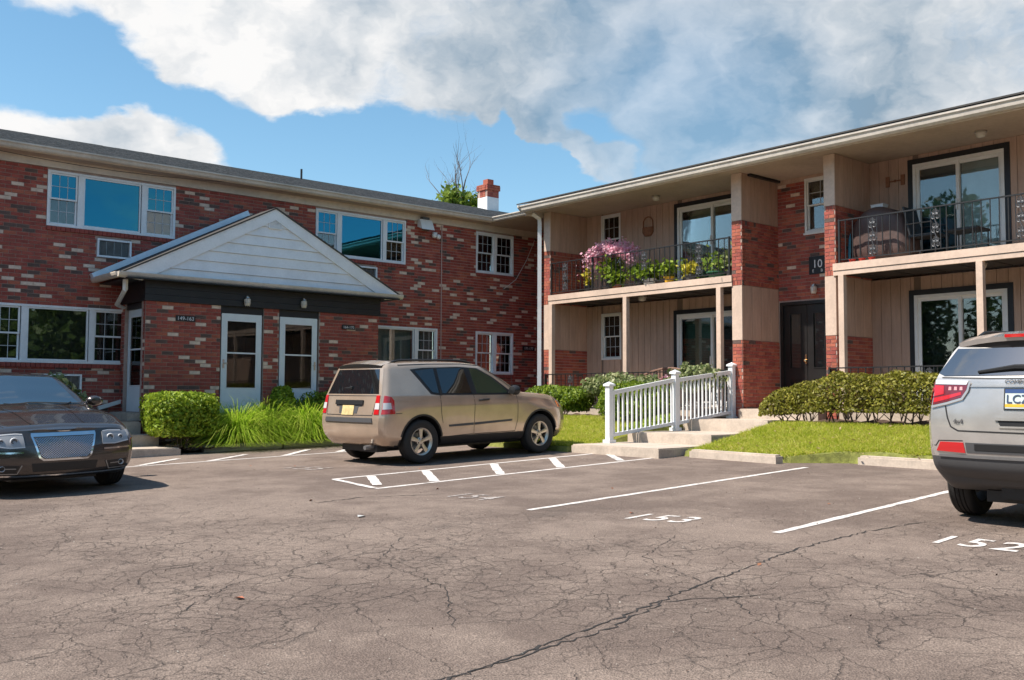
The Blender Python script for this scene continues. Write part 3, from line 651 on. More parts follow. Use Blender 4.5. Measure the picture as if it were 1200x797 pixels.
# roof deck and shingle courses
SL = .29; RV = 24.4
def rz_(v): return 6.165+(v-EV)*SL
m = MB(); x0, x1 = A0-.35, 21.9
m.prism([(EV-.05,rz_(EV-.05)-.02),(RV,rz_(RV)-.02),(RV+4.6,rz_(EV)-.02),(RV+4.6,rz_(EV)-.12),(EV+.05,rz_(EV)-.12)], x0, x1, 'x')
m.add([(16.40,18.2,6.155),(22,18.2,7.30),(22,EV,7.30),(16.40,EV,6.155)], [(0,1,2,3)])
part(bldA, 'roof', m, roofdark)
tv = []; tf = []; rr = random.Random(5); v = EV-.06; row = 0
while v < RV:
    x = x0+(row%2)*.15
    while x < x1:
        w = .30+rr.uniform(-.02,.02); zz = rr.uniform(0,.006); b = len(tv); va, vb = v-.01, v+.15
        for (xx,vv,dz) in ((x,va,.018+zz),(x+w-.006,va,.018+zz),(x+w-.006,vb,.004),(x,vb,.004),(x,va,.0),(x+w-.006,va,.0)): tv.append((xx-bldA.location.x, vv-bldA.location.y, rz_(vv)+dz-bldA.location.z))
        tf += [(b,b+1,b+2,b+3),(b+4,b+5,b+1,b)]; x += w
    v += .14; row += 1
me = bpy.data.meshes.new('shingle'); me.from_pydata(tv,[],tf); me.materials.append(shingle); obj('shingle', me, bldA, kind='stuff')
m = MB(); m.tube([(12.9,RV-.6,rz_(RV-.6)-.1),(12.9,RV-.6,rz_(RV-.6)+.30)], .03, 8); part(bldA, 'vent_pipe', m, blackplast)
# chimney
CX0, CX1, CY0, CY1 = 19.62, 20.10, 24.05, 24.53
m = MB(); m.box(CX0,CX1,CY0,CY1,6.8,7.80); ch = part(bldA, 'chimney', m, white)
m = MB(); m.box(CX0+.004,CX1-.004,CY0+.004,CY1-.004,7.801,8.17); obj('chimney_stack', m.mesh('chimney_stack', mortar), ch, -bldA.location)
ch.location = (0,0,0); ch.data.transform(Matrix.Translation(-bldA.location))
rc = random.Random(3); bms = {}
for k in range(5):
    z = 7.803+k*.0735; e = 0 if k < 3 else .035
    for s in range(2):
        w = (CX1-CX0+2*e)/2
        for side in range(4):
            c = rc.choice([0,1,2,2]); m = MB()
            if side < 2: x = CX0-e+s*w; y = CY0-e-.006 if side==0 else CY1+e-.09; m.box(x+.005,x+w-.005,y,y+.096,z,z+.064)
            else: y = CY0-e+.10+s*(w-.10)*.98; x = CX0-e-.006 if side==2 else CX1+e-.09; m.box(x,x+.096,y,y+w-.115,z,z+.064)
            obj('brick', m.mesh('brick', BRICKS[c]), ch, -bldA.location)
m = MB(); m.box(CX0-.03,CX1+.03,CY0-.03,CY1+.03,8.172,8.205); m.box(CX0+.12,CX1-.12,CY0+.12,CY1-.12,8.205,8.40); obj('flue', m.mesh('flue', [BRICKS[2]]), ch, -bldA.location)
# link wall with the side entrance in the corner
m = MB(); m.box(0,2.0,0,.18,.4,6.0); 
brick_wall(bldA, 'link_wall', (A1,VA), -PI/2, 2.0, .4, 6.0, [(.25,1.3,.5,3.05)], 'A', seed=4)
m = MB(); m.box(.27,1.28,.06,.12,.5,3.03); m.box(.40,.72,.045,.06,1.6,2.8); m.box(.83,1.15,.045,.06,1.6,2.8); part(bldA, 'side_entrance_door', m, darkdoor, (A1,VA,0), -PI/2)

# ---- entrance porch of A
PV, PX0, PX1 = 19.0, 7.0, 12.31
PZ0, PZ1 = .35, 3.25
D1, D2 = (8.53,9.48), (9.83,10.79)
base = PX0
brick_wall(bldA, 'porch_wall', (PX0,PV), 0, PX1-PX0, PZ0, PZ1, [(D1[0]-base,D1[1]-base,1.0,PZ1+.1),(D2[0]-base,D2[1]-base,1.0,PZ1+.1)], 'A', th=.2, seed=9)
brick_wall(bldA, 'porch_side_wall', (PX0,VA-.003), -PI/2, VA-PV-.01, PZ0, PZ1, [(.18,1.20,1.0,PZ1+.1)], 'A', th=.2, seed=12)
brick_wall(bldA, 'porch_side_wall', (PX1,PV+.005), PI/2, VA-PV-.01, PZ0, PZ1, [], 'A', th=.2, seed=13)
# black frieze boards above the brick
m = MB()
for i in range(3): m.box(PX0-.03, PX1+.03, PV-.045-.004*(i%2), PV+.2, 3.252+i*.128, 3.252+i*.128+.124)
part(bldA, 'frieze_board', m, blackpaint)
for (a,b) in ((PX0-.028,PX0+.02),(PX1-.02,PX1+.028)): m = MB(); m.box(a,b,PV+.21,VA-.004,3.252,3.63); part(bldA, 'frieze_board', m, blackpaint)
m = MB(); m.box(6.55,12.7,PV-.30,VA-.004,3.632,3.655); part(bldA, 'porch_soffit', m, blackpaint)
# black transom panel behind the doors
m = MB()
for (a,b) in (D1,D2): m.box(a+.002,b-.002,PV+.03,PV+.10,3.08,3.249); m.box(a+.002,b-.002,PV+.10,PV+.19,1.0,3.249)
part(bldA, 'transom_panel', m, blackpaint)
def storm_door(bld, loc, W, H, handle_left, rz=0):
    m = MB(); m.box(0,.10,0,.035,0,H); m.box(W-.10,W,0,.035,0,H); m.box(.10,W-.10,0,.035,H-.13,H); m.box(.10,W-.10,0,.035,0,.50)
    m.box(.07,W-.07,-.006,.0,H-.40*H+.0,H-.40*H+.001) 
    d = part(bld, 'storm_door', m, doorblue, loc, rz)
    m = MB(); frame_mb(m, .102,W-.102,.502,H-.132,.022,-.004,.02); m.box(.124,W-.124,-.004,.02,1.22,1.25); obj('door_rail', m.mesh('door_rail', white), d)
    m = MB(); m.box(.124,W-.124,.008,.013,.524,1.22); obj('pane', m.mesh('pane', doorglass), d)
    m = MB(); m.box(.124,W-.124,.008,.013,1.25,H-.154); obj('pane', m.mesh('pane', doorglass), d)
    m = MB(); g0,g1,h0,h1 = .124,W-.124,1.25,H-.154
    for i in range(1,3): m.box(g0+(g1-g0)*i/3-.009,g0+(g1-g0)*i/3+.009,.022,.032,h0,h1)
    for i in range(1,3): m.box(g0,g1,.0225,.0315,h0+(h1-h0)*i/3-.009,h0+(h1-h0)*i/3+.009)
    obj('grille', m.mesh('grille', darkdoor), d)
    m = MB(); m.box(.105,W-.105,.045,.055,.505,H-.135); obj('inner_door', m.mesh('inner_door', darkdoor), d)
    hx = .05 if handle_left else W-.05
    m = MB(); m.box(hx-.018,hx+.018,-.008,.0,.92,1.10); m.tube([(hx,-.008,1.02),(hx,-.05,1.02),(hx+(.07 if handle_left else -.07),-.05,1.02)], .009, 6); obj('handle', m.mesh('handle', nickel), d)
    return d
storm_door(bldA, (D1[0]+.035,PV+.02,1.06), D1[1]-D1[0]-.07, 2.04, True)
storm_door(bldA, (D2[0]+.035,PV+.02,1.06), D2[1]-D2[0]-.07, 2.04, False)
storm_door(bldA, (PX0+.07,VA-.003-.20,1.095), .98, 2.03, False, -PI/2)
m = MB(); m.box(.182,1.198,.12,.19,1.0,3.249); m.box(.182,1.198,.04,.12,3.13,3.249); part(bldA, 'transom_panel', m, blackpaint, (PX0,VA-.003,0), -PI/2)
# gable: siding boards, rakes, roof
GZ0, AP, GX0, GX1 = 3.70, 5.37, 6.57, 12.70; GC = (GX0+GX1)/2; GY = PV-.12
slope = (AP-GZ0)/(GC-GX0)
def gx_at(z): return (AP-z)/slope
m = MB(); m.add([(GX0+.3,GY+.05,GZ0-.03),(GX1-.3,GY+.05,GZ0-.03),(GC,GY+.05,AP-.15)], [(0,1,2)]); gable = part(bldA, 'gable_wall', m, trimwhite)
nb = 7; bz0, bz1 = GZ0+.0, AP-.20
for i in range(nb):
    za, zb_ = bz0+(bz1-bz0)*i/nb, bz0+(bz1-bz0)*(i+1)/nb-.004
    ha, hb = gx_at(za)-.28, max(.02, gx_at(zb_)-.28)
    mb = MB(); y0, y1 = GY-.014, GY+.012
    mb.hexa([(GC-ha,y0,za),(GC+ha,y0,za),(GC+ha,GY+.04,za),(GC-ha,GY+.04,za),(GC-hb,y1,zb_),(GC+hb,y1,zb_),(GC+hb,GY+.04,zb_),(GC-hb,GY+.04,zb_)])
    obj('siding_board', mb.mesh('siding_board', white), gable, -Vector(gable.location)+gable.location)
mb = MB(); frame_mb(mb, GC-.15,GC+.15,4.93,5.13,.02,GY-.03,GY+.01)
for k in range(6): mb.box(GC-.128,GC+.128,GY-.024,GY+.0,4.955+k*.026,4.970+k*.026)
obj('gable_vent', mb.mesh('gable_vent', white), gable)
for s in (-1,1):
    mb = MB(); t = .24
    xo, xi = (GX0-.12, GX0+.30) if s<0 else (GX1+.12, GX1-.30)
    p = [(GC, AP+.0), (GC, AP-.255), (xi+.20*(1 if s<0 else -1)*0, GZ0+.0+slope*abs(xi-(GX0 if s<0 else GX1))-.245), (xo, GZ0-.05), (xo, GZ0+.035)]
    mb.prism(p if s>0 else p[::-1], GY-.035, GY-.012, 'y'); part(bldA, 'rake_board', mb, white)
    mb = MB(); q = [(GC,AP+.012),(xo-.04*(1 if s<0 else -1)*1, GZ0+.03),(xo-.04*(1 if s<0 else -1), GZ0-.0),(GC,AP-.02)]
    mb.prism(q if s<0 else q[::-1], GY-.06, VA-.045, 'y'); part(bldA, 'porch_roof', mb, roofdark)
# pale metal flashing where the left slope meets the wall, and the gutter across the gable foot
mb = MB(); p0, p1 = Vector((GX0-.2, 0, GZ0-.0)), Vector((GC, 0, AP+.0)); nn = Vector((-slope,0,1)).normalized()
for (a,b,h) in ((p0,p1,.13),):
    q = [a+nn*.02, b+nn*.02, b+nn*h, a+nn*h]; mb.prism([(c.x,c.z) for c in q][::-1], VA-.26, VA-.10, 'y')
part(bldA, 'roof_flashing', mb, flash)
gp = [(0,0),(-.07,-.005),(-.10,.03),(-.115,.075),(-.115,.095),(-.09,.095),(0,.09)]
mb = MB(); mb.prism([(PV-.16+a, 3.655+b) for a,b in gp], GX0-.18, GX1+.12, 'x'); part(bldA, 'porch_gutter', mb, gutterm)
mb = MB(); mb.prism([(GX0-.10+a, 3.657+b) for a,b in gp], PV-.16, VA-.02, 'y'); part(bldA, 'porch_gutter', mb, gutterm)
mb = MB(); mb.tube([(6.62,PV+.05,3.64),(6.62,PV+.05,3.44),(6.78,VA-.35,3.22),(7.08,VA-.07,3.16),(7.10,VA-.06,1.42),(7.02,VA-.08,1.30),(6.55,VA-.10,1.16)], .05, 4)
part(bldA, 'downpipe', mb, trimwhite)
def jelly_lamp(bld, loc, rz=0):
    m = MB(); m.lathe([(.0,.0),(.045,.0),(.05,-.02),(.03,-.03)], 14, 'z', 0, (0,-.05,.09)); m.tube([(0,.0,.10),(0,-.05,.10)], .018, 8)
    l = part(bld, 'wall_lamp', m, nickel, loc, rz)
    m = MB(); m.lathe([(.035,.06),(.062,.055),(.066,.0),(.058,-.07),(.04,-.09),(0,-.092)], 14, 'z', 0, (0,-.05,0)); obj('lamp_glass', m.mesh('lamp_glass', lensm), l)
    m = MB(); 
    for k in range(6): a = 2*PI*k/6; m.tube([(.068*math.cos(a),-.05+.068*math.sin(a),.05),(.070*math.cos(a),-.05+.070*math.sin(a),-.03),(.045*math.cos(a),-.05+.045*math.sin(a),-.10)], .004, 4)
    m.lathe([(.069,-.03),(.073,-.03),(.073,-.022),(.069,-.022)], 14, 'z', 0, (0,-.05,0), True); obj('lamp_cage', m.mesh('lamp_cage', nickel), l)
jelly_lamp(bldA, (9.06,PV-.05,3.36)); jelly_lamp(bldA, (10.36,PV-.05,3.40))
# floodlight, camera light, conduit, cable on A
m = MB(); m.hexa([(-.19,-.22,-.13),(.19,-.22,-.13),(.19,-.0,-.05),(-.19,-.0,-.05),(-.19,-.10,.14),(.19,-.10,.14),(.19,-.0,.12),(-.19,-.0,.12)]); 
fl = part(bldA, 'flood_light', m, trimwhite, (au(14.80),VA-.05,az(5.86)))
m = MB(); m.box(-.10,.10,-.12,.05,.145,.20); m.tube([(0,.05,.05),(0,.0,.15)], .03, 6); obj('bracket', m.mesh('bracket', greyplast), fl)
m = MB(); m.lathe([(0,.09),(.05,.085),(.065,.03),(.05,0),(0,-.01)], 12, 'y', 0, (.06,-.14,0)); m.lathe([(0,.09),(.05,.085),(.065,.03),(.05,0),(0,-.01)], 12, 'y', 0, (-.07,-.14,.02)); m.box(-.06,.06,-.05,.01,.0,.12)
part(bldA, 'spot_light', m, trimwhite, (au(15.16),VA-.03,az(5.60)))
m = MB(); m.tube([(au(15.41),VA-.025,az(5.93)),(au(15.41),VA-.025,.9)], .014, 6); part(bldA, 'conduit', m, mat('pink_conduit', (.50,.34,.30), .5))
m = MB(); m.tube([(au(18.70),VA-.03,az(5.9)),(au(18.4),VA-.03,az(5.3)),(au(17.98),VA-.05,az(4.71)),(au(17.7),VA-.06,az(4.52)),(au(17.51),VA-.08,az(4.41))], .008, 5); part(bldA, 'loose_cable', m, trimwhite)
m = MB(); pts = [(A0+6.2+i*.7, VA-.34-.02*i*0, 6.06-.16*math.sin(PI*min(1,i/9))-.0) for i in range(10)]; m.tube(pts, .006, 5); part(bldA, 'cable', m, blackplast)
# ================= building B (tan siding, facing -X): local x runs towards -Y
RB = -PI/2
def planks(bld, wallname, loc, rotz, W, z0, z1, ops=(), pw=.20, th=.10, m=tan):
    """a sided wall: every vertical board is its own piece"""
    mb = MB(); wall_cells(mb, W, z0, z1, ops, th); w = part(bld, wallname, mb, mat_groove, (loc[0],loc[1],0), rotz)
    n = max(1, round(W/pw)); 
    for i in range(n):
        a, b = W*i/n+.005, W*(i+1)/n-.005; segs = [(z0,z1)]
        for o in ops:
            if o[1] <= a+.02 or o[0] >= b-.02: continue
            if o[0] > a+.02 and o[0] < b: b = o[0]-.002 if o[0]-a > b-o[1] else b
            elif o[1] < b-.02 and o[1] > a: a = o[1]+.002
            if o[1] <= a or o[0] >= b: continue
            ns = []
            for (s,e) in segs:
                if e <= o[2] or s >= o[3]: ns.append((s,e)); continue
                if o[2]-s > .01: ns.append((s,o[2]))
                if e-o[3] > .01: ns.append((o[3],e))
            segs = ns
        for (s,e) in segs:
            if b-a < .02: continue
            q = MB(); q.box(a,b,-.012,-.0005,s+.002,e-.002); obj('plank', q.mesh('plank', m), w)
    return w
mat_groove = mat('siding_groove', (.20,.14,.105), .9)
ZF1, ZS0, ZS1, ZSO = 1.2, 3.75, 3.97, 6.10      # patio floor, slab underside and top, soffit
BL, BR = 18.3, 1.0                              # left and right ends along v
P1a, P1b = 12.50, 12.25; P2a, P2b = 10.33, 10.10
def lx_(v0, v): return v0-v
# --- back walls of the two bays, both floors
def bay(vl, vr, slider, small, blinds, zf, zt):
    v0 = vl; W = vl-vr; ops = []
    if slider: ops.append((v0-slider[0], v0-slider[1], zf+.02, slider[2]))
    if small: ops.append((v0-small[0], v0-small[1], small[2], small[3]))
    planks(bldB, 'siding_wall', (BB,v0), RB, W, zf, zt, ops)
    if small:
        window(bldB, (BB, small[0]-.003, small[2]+.003), RB, small[0]-small[1]-.006, small[3]-small[2]-.006, [(.045,small[0]-small[1]-.051,'hung')], sill=False, frame_m=trimwhite)
    if slider:
        W2, H2 = slider[0]-slider[1], slider[2]-zf-.02
        m = MB(); frame_mb(m, -.10,W2+.10,-.02,H2+.10,.10,-.024,.05); part(bldB, 'door_surround', m, blackpaint, (BB,slider[0],zf+.02), RB)
        m = MB(); frame_mb(m, .002,W2-.002,.002,H2-.002,.06,-.03,.07); d = part(bldB, 'sliding_door', m, trimwhite, (BB,slider[0],zf+.02), RB)
        for i in range(2):
            a, b = (.06,W2/2+.03) if i==0 else (W2/2-.03,W2-.06); y = .0 if i==0 else .034
            m = MB(); frame_mb(m, a+.002,b-.002,.062,H2-.062,.06,y,y+.03); obj('sash', m.mesh('sash', trimwhite), d)
            m = MB(); m.box(a+.062,b-.062,y+.012,y+.018,.122,H2-.122); obj('pane', m.mesh('pane', winglass), d)
            bk = blinds[i]
            if bk == 'slats':
                n = 14; w = (b-a-.12)/n
                for k in range(n):
                    m = MB(); x = a+.06+k*w; m.hexa([(x,.105,.10),(x+w*.93,.125,.10),(x+w*.93,.128,.10),(x,.108,.10),(x,.105,H2-.10),(x+w*.93,.125,H2-.10),(x+w*.93,.128,H2-.10),(x,.108,H2-.10)]); obj('blind_slat', m.mesh('blind_slat', blindm), d)
                bk = room
            m = MB(); m.add([(a,.19,.06),(b,.19,.06),(b,.19,H2-.06),(a,.19,H2-.06)], [(0,1,2,3)]); obj('interior', m.mesh('interior', bk), d)
        m = MB(); hx = W2/2+.0; m.box(hx-.025,hx-.005,-.045,-.002,.95,1.15); obj('handle', m.mesh('handle', trimwhite), d)
bay(18.06, P1a, (15.02,13.02,5.92), (17.53,16.85,4.80,6.07), [green_back,room], ZS1, ZSO)
bay(18.06, P1a, (15.05,13.05,3.38), (17.53,16.84,2.37,3.55), [green_back,room], ZF1, ZS0)
bay(P2b, BR, (9.20,7.49,5.92), None, [dull_teal,'slats'], ZS1, ZSO)
bay(P2b, BR, (9.22,7.49,3.39), None, [room,room], ZF1, ZS0)
# --- brick entry wall between the piers
EW = (P1b, P2a); eo = [(P1b-11.58, P1b-10.85, 4.88, 6.04), (P1b-12.22, P1b-10.95, 1.2, 3.46)]
brick_wall(bldB, 'entry_wall', (BB,P1b), RB, P1b-P2a, 1.2, ZSO-.10, eo, 'A', seed=21)
m = MB(); m.box(0,P1b-P2a,-.02,.1,ZSO-.10,ZSO); part(bldB, 'trim_board', m, tan, (BB,P1b,0), RB)
window(bldB, (BB,11.577,4.883), RB, .724, 1.154, [(.045,.673,'hung')], sill=False, frame_m=trimwhite, cols=2, grid_low=False)
m = MB(); m.box(0,.78,-.05,.0,-.04,-.004); part(bldB, 'sill_board', m, trimwhite, (BB,11.60,4.883), RB)
# double entrance door
m = MB(); frame_mb(m, .003,1.263,.0,2.257,.07,-.02,.10); dd = part(bldB, 'entrance_door', m, darkdoor, (BB,12.217,1.202), RB)
for i in range(2):
    a = .075+i*.56; b = a+.55
    m = MB(); m.box(a,a+.14,.03,.07,.0,2.18); m.box(b-.14,b,.03,.07,.0,2.18); m.box(a+.14,b-.14,.03,.07,2.0,2.18); m.box(a+.14,b-.14,.03,.07,0,.12); m.box(a+.14,b-.14,.03,.07,.62,.85); m.box(a+.14,b-.14,.05,.06,.12,.62)
    frame_mb(m, a+.16,b-.16,.16,.58,.02,.025,.06); frame_mb(m, a+.13,b-.13,.84,2.01,.02,.018,.04); obj('door_leaf', m.mesh('door_leaf', darkdoor), dd)
    m = MB(); m.box(a+.14,b-.14,.048,.054,.85,2.0); obj('pane', m.mesh('pane', winglass), dd)
    m = MB(); m.add([(a+.13,.075,.84),(b-.13,.075,.84),(b-.13,.075,2.01),(a+.13,.075,2.01)],[(0,1,2,3)]); obj('interior', m.mesh('interior', mat('net_curtain_%d'%i, (.10,.085,.075), .9)), dd)
m = MB(); m.lathe([(0,-.07),(.03,-.06),(.034,-.035),(.015,-.02),(.015,0)], 12, 'y', 0, (.60,.03,1.0)); m.box(.58,.62,.015,.03,.93,1.13); obj('handle', m.mesh('handle', mat('brass',(.8,.6,.35),.25,1.0)), dd)
jelly_lamp(bldB, (BB-.02,11.36,3.68), RB)
# --- piers and left end wall: brick, siding, brick, siding from the ground up
def fin(va, vb, seed, left_end=False):
    W = UB; D = BB-UB
    for (z0,z1,b) in ((.5 if not left_end else .5,2.61,True),(2.61,3.75,False),(3.75,5.10,True),(5.10,ZSO,False)):
        if b:
            brick_wall(bldB, 'pier_face', (UB,va), RB, va-vb, z0, z1, [], 'B', th=.10, soldier=(z0>3), seed=seed+int(z0*7))
            brick_wall(bldB, 'pier_side', (UB+.004,vb), 0, D-.006, z0, z1, [], 'B', th=.10, soldier=(z0>3), seed=seed+3+int(z0*7))
            m = MB(); m.box(UB+.02,BB,vb+.10,va-.0,z0,z1); part(bldB, 'pier_core', m, mortar)
        else:
            m = MB(); m.box(UB+.02,BB,vb+.02,va-.004,z0+.003,z1-.003); w = part(bldB, 'pier_core', m, tan)
            m = MB(); m.box(0,va-vb-.0,-.01,.018,z0+.004,z1-.004); part(bldB, 'pier_face_board', m, tantrim, (UB,va,0), RB)
            planks(bldB, 'pier_side', (UB+.015,vb+.012), 0, D-.02, z0+.004, z1-.004, [], .32, .01)
fin(P1a, P1b, 40); fin(P2a, P2b, 60); fin(18.3, 18.06, 80, True)
m = MB(); m.box(UB+.3,24,18.3,18.42,.5,ZSO); part(bldB, 'end_wall', m, BRICKS[0])
m = MB(); m.box(24,24.15,BR-8,18.3,.5,ZSO); m.box(UB+.02,24,BR-8,BR-7.9,.5,ZSO); m.box(BB+.5,BB+.6,BR-7.9,18.3,.5,ZSO); part(bldB, 'rear_wall', m, tan)
m = MB(); m.box(BB,BB+.15,BR-7.9,BR-.002,1.2,ZSO); part(bldB, 'far_wall', m, tan)
# --- slabs, fascias, dark boarded underside, ceilings
def balcony(vl, vr, seed):
    m = MB(); m.box(UB+.03,BB-.014,vr,vl,ZS0+.10,ZS1-.02); s = part(bldB, 'balcony_floor', m, concrete)
    m = MB(); m.box(UB-.05,UB+.028,vr-.02,vl+.04,3.835,ZS1); part(bldB, 'balcony_fascia', m, tantrim)
    m = MB(); m.box(UB-.035,UB+.03,vr-.02,vl+.04,3.742,3.828); part(bldB, 'balcony_fascia', m, tantrim)
    n = int((vl-vr)/.30)
    for i in range(n):
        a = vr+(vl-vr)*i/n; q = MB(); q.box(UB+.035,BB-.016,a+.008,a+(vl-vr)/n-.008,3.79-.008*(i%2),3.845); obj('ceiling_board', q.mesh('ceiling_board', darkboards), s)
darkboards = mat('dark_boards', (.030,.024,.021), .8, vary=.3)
balcony(18.05, P1a+.003, 1); balcony(P2b-.003, BR, 2)
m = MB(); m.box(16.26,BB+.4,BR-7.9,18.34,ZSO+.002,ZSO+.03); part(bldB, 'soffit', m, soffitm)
m = MB(); m.box(UB+.02,BB,12.52,18.06,.4,ZF1); m.box(UB+.02,BB,BR,P2b-.01,.4,ZF1); part(bldB, 'patio_floor', m, concrete)
# --- posts
for (v, sd) in ((18.0,0),(15.49,1),(12.82,2),(9.97,3),(7.39,4),(4.6,5),(2.0,6)):
    m = MB(); m.box(UB-.055,UB+.055,v-.055,v+.055,ZF1-.05,3.742); part(bldB, 'post', m, tantrim)
# --- eaves and roof
ge = 16.20
gpB = [(ge+.02,6.06),(ge-.05,6.05),(ge-.09,6.09),(ge-.10,6.15),(ge-.125,6.18),(ge-.125,6.215),(ge-.10,6.215),(ge-.10,6.18),(ge+.02,6.18)]
m = MB(); m.prism(gpB, BR-8.2, 18.42, 'y'); part(bldB, 'gutter', m, gutterm)
m = MB(); m.box(16.223,16.25,BR-8.2,18.40,6.035,6.25); m.box(16.25,18.6,18.37,18.40,5.98,6.25); part(bldB, 'fascia', m, friezem)
m = MB(); m.prism([(16.06,6.262),(20.5,7.5),(25,6.30),(25,6.22),(20.5,7.38),(16.06,6.232)], BR-8.3, 18.52, 'y'); part(bldB, 'roof', m, roofdark)
m = MB(); m.prism([(16.16,6.05),(16.04,6.16),(16.04,6.215),(16.20,6.215)], 18.422, 18.47, 'y'); part(bldB, 'gutter_end', m, gutterm)
m = MB(); m.tube([(16.45,18.36,6.06),(16.70,18.37,5.95),(16.72,18.38,5.80),(16.72,18.38,.9)], .07, 4); part(bldB, 'downpipe', m, white)
# black strip under the soffit beside the pier
m = MB(); m.box(17.0,BB-.03,12.16,12.236,ZSO-.05,ZSO-.002); part(bldB, 'soffit_strip', m, blackpaint)
def ceiling_light(loc):
    m = MB(); m.lathe([(0,0),(.10,0),(.10,-.03),(.085,-.035)], 16); c = part(bldB, 'ceiling_light', m, nickel, loc)
    m = MB(); m.lathe([(.085,-.03),(.092,-.05),(.075,-.10),(.03,-.12),(0,-.122)], 16); obj('lamp_glass', m.mesh('lamp_glass', lensm), c)
for p in ((17.3,15.0,ZSO),(17.3,7.55,ZSO),(17.2,15.35,3.78),(17.2,7.55,3.78)): ceiling_light(p)
# --- iron railings
def curl(m, c, r, turns, sgn, ax='v'):
    pts = []
    for k in range(13):
        t = k/12; a = sgn*(t*turns*2*PI)+PI/2; rr_ = r*(1-.8*t); pts.append((c[0], c[1]+rr_*math.cos(a), c[2]+rr_*math.sin(a)))
    m.tube(pts, .009, 5)
SCROLL = None
def scroll_mesh(h):
    m = MB()
    for s in (-1,1): m.tube([(0,s*.085,0),(0,s*.085,h)], .008, 4)
    n = 3
    for i in range(n):
        z = h*(i+.5)/n
        for s in (-1,1):
            curl(m, (0,s*.035,z+.045), .042, 1.3, s); curl(m, (0,s*.035,z-.05), .042, 1.3, -s)
        m.tube([(0,0,z-.12),(0,.03,z-.04),(0,-.03,z+.04),(0,0,z+.12)], .011, 5)
        for s in (-1,1): m.lathe([(0,.018),(.026,.012),(.03,0),(.026,-.012),(0,-.018)], 7, 'x', 0, (0,s*.03,z))
    return m.mesh('scroll_panel', cast)
BAL = {}
def railing(vl, vr, zlow, ztop, u, scrolls, posts, step=.15):
    m = MB(); m.box(u-.016,u+.016,vr,vl,ztop-.024,ztop); m.box(u-.009,u+.009,vr,vl,zlow+.06,zlow+.078)
    r = part(bldB, 'railing', m, iron)
    for v in posts:
        q = MB(); q.box(-.018,.018,-.018,.018,0,ztop-zlow+.01); obj('rail_post', q.mesh('rail_post', iron), r, Vector((u,v,zlow))-bldB.location-r.location)
    n = round((vl-vr)/step); h = ztop-zlow-.10
    key = round(h,3)
    if key not in BAL:
        q = MB(); q.box(-.0075,.0075,-.0075,.0075,0,h); BAL[key] = (q.mesh('baluster', iron), scroll_mesh(h))
    for i in range(1,n):
        v = vr+(vl-vr)*i/n
        if any(abs(v-s) < .11 for s in scrolls) or any(abs(v-s) < .03 for s in posts): continue
        obj('baluster', BAL[key][0], r, Vector((u,v,zlow+.078))-bldB.location-r.location)
    for s in scrolls: obj('scroll_panel', BAL[key][1], r, Vector((u,s,zlow+.078))-bldB.location-r.location)
    m = MB()      # end brackets curving to the pier
    for v in (vl, vr): m.tube([(u,v,ztop-.01),(u+.06,v+.0,ztop-.06),(u+.08,v,ztop-.16)], .008, 5)
    obj('rail_bracket', m.mesh('rail_bracket', iron), r, -bldB.location-r.location)
RU = UB+.02
railing(18.05, 12.56, 3.97, 4.79, RU, [17.55,14.95,13.38], [18.04,12.58,15.0+1.6])
railing(10.05, BR+.1, 3.97, 4.80, RU, [9.35,8.16,6.72,4.5], [10.03,5.6])
railing(18.22, 12.56, 1.20, 2.0, UB-.04, [17.3,14.6], [18.2,12.6])
railing(10.25, BR+.1, 1.20, 2.0, UB-.04, [8.3,5.5], [10.24,5.8])

inview = lambda t: True
def in_frame(t):
    (d,w,s,e,a,b,c,y,full,M) = t; p = M @ Vector(((s+e)/2,0,(a+b)/2)) - cam.location
    dd = p.dot(F); X = 600+p.dot(RR)/dd*f_px; Y = 398.5-p.dot(UU)/dd*f_px
    return dd > 0 and 0 < X < 1200 and 0 < Y < 797
finish_bricks(bldA, 300, lambda t: in_frame(t) and t[1].name.startswith(('porch_wall','wall')))
finish_bricks(bldB, 300, in_frame)

# ------------------------------------------------------------------ signs
def sign(label, s, loc, rz, W, H, size, cat='sign', name='address_sign', extra=None):
    m = MB(); m.box(0,W,-.012,.0,0,H); t = thing(name, label, cat, loc, rz, mesh=m.mesh('sign_plate', signblk))
    me = text_mesh(s, size, .001, signwht, 'CENTER'); obj('lettering', me, t, (W/2,-.0145,(H-size*.69)/2 if not extra else H*.36), rot=(PI/2,0,0))
    if extra:
        for (tx, xx, zz, sz) in extra: obj('lettering', text_mesh(tx, sz, .001, signwht, 'CENTER'), t, (xx,-.0145,zz), rot=(PI/2,0,0))
    return t
sign('small black address plate reading 149-163 on the porch brick', '149-163', (7.59,PV-.013,2.885), 0, .40, .115, .105)
sign('small black address plate reading 164-170 right of the second storm door', '164-170', (11.35,PV-.013,2.905), 0, .34, .10, .085)
sign('small black plate in the corner beside the dark side entrance', '171-177', (au(18.27),VA-.013,az(2.73)), 0, .44, .13, .10)
sign('black plaque with white number 10 over the entrance door', '10', (BB-.013,11.49,4.0), RB, .40, .37, .24, extra=[('E',.10,.04,.085),('B',.30,.04,.085)])

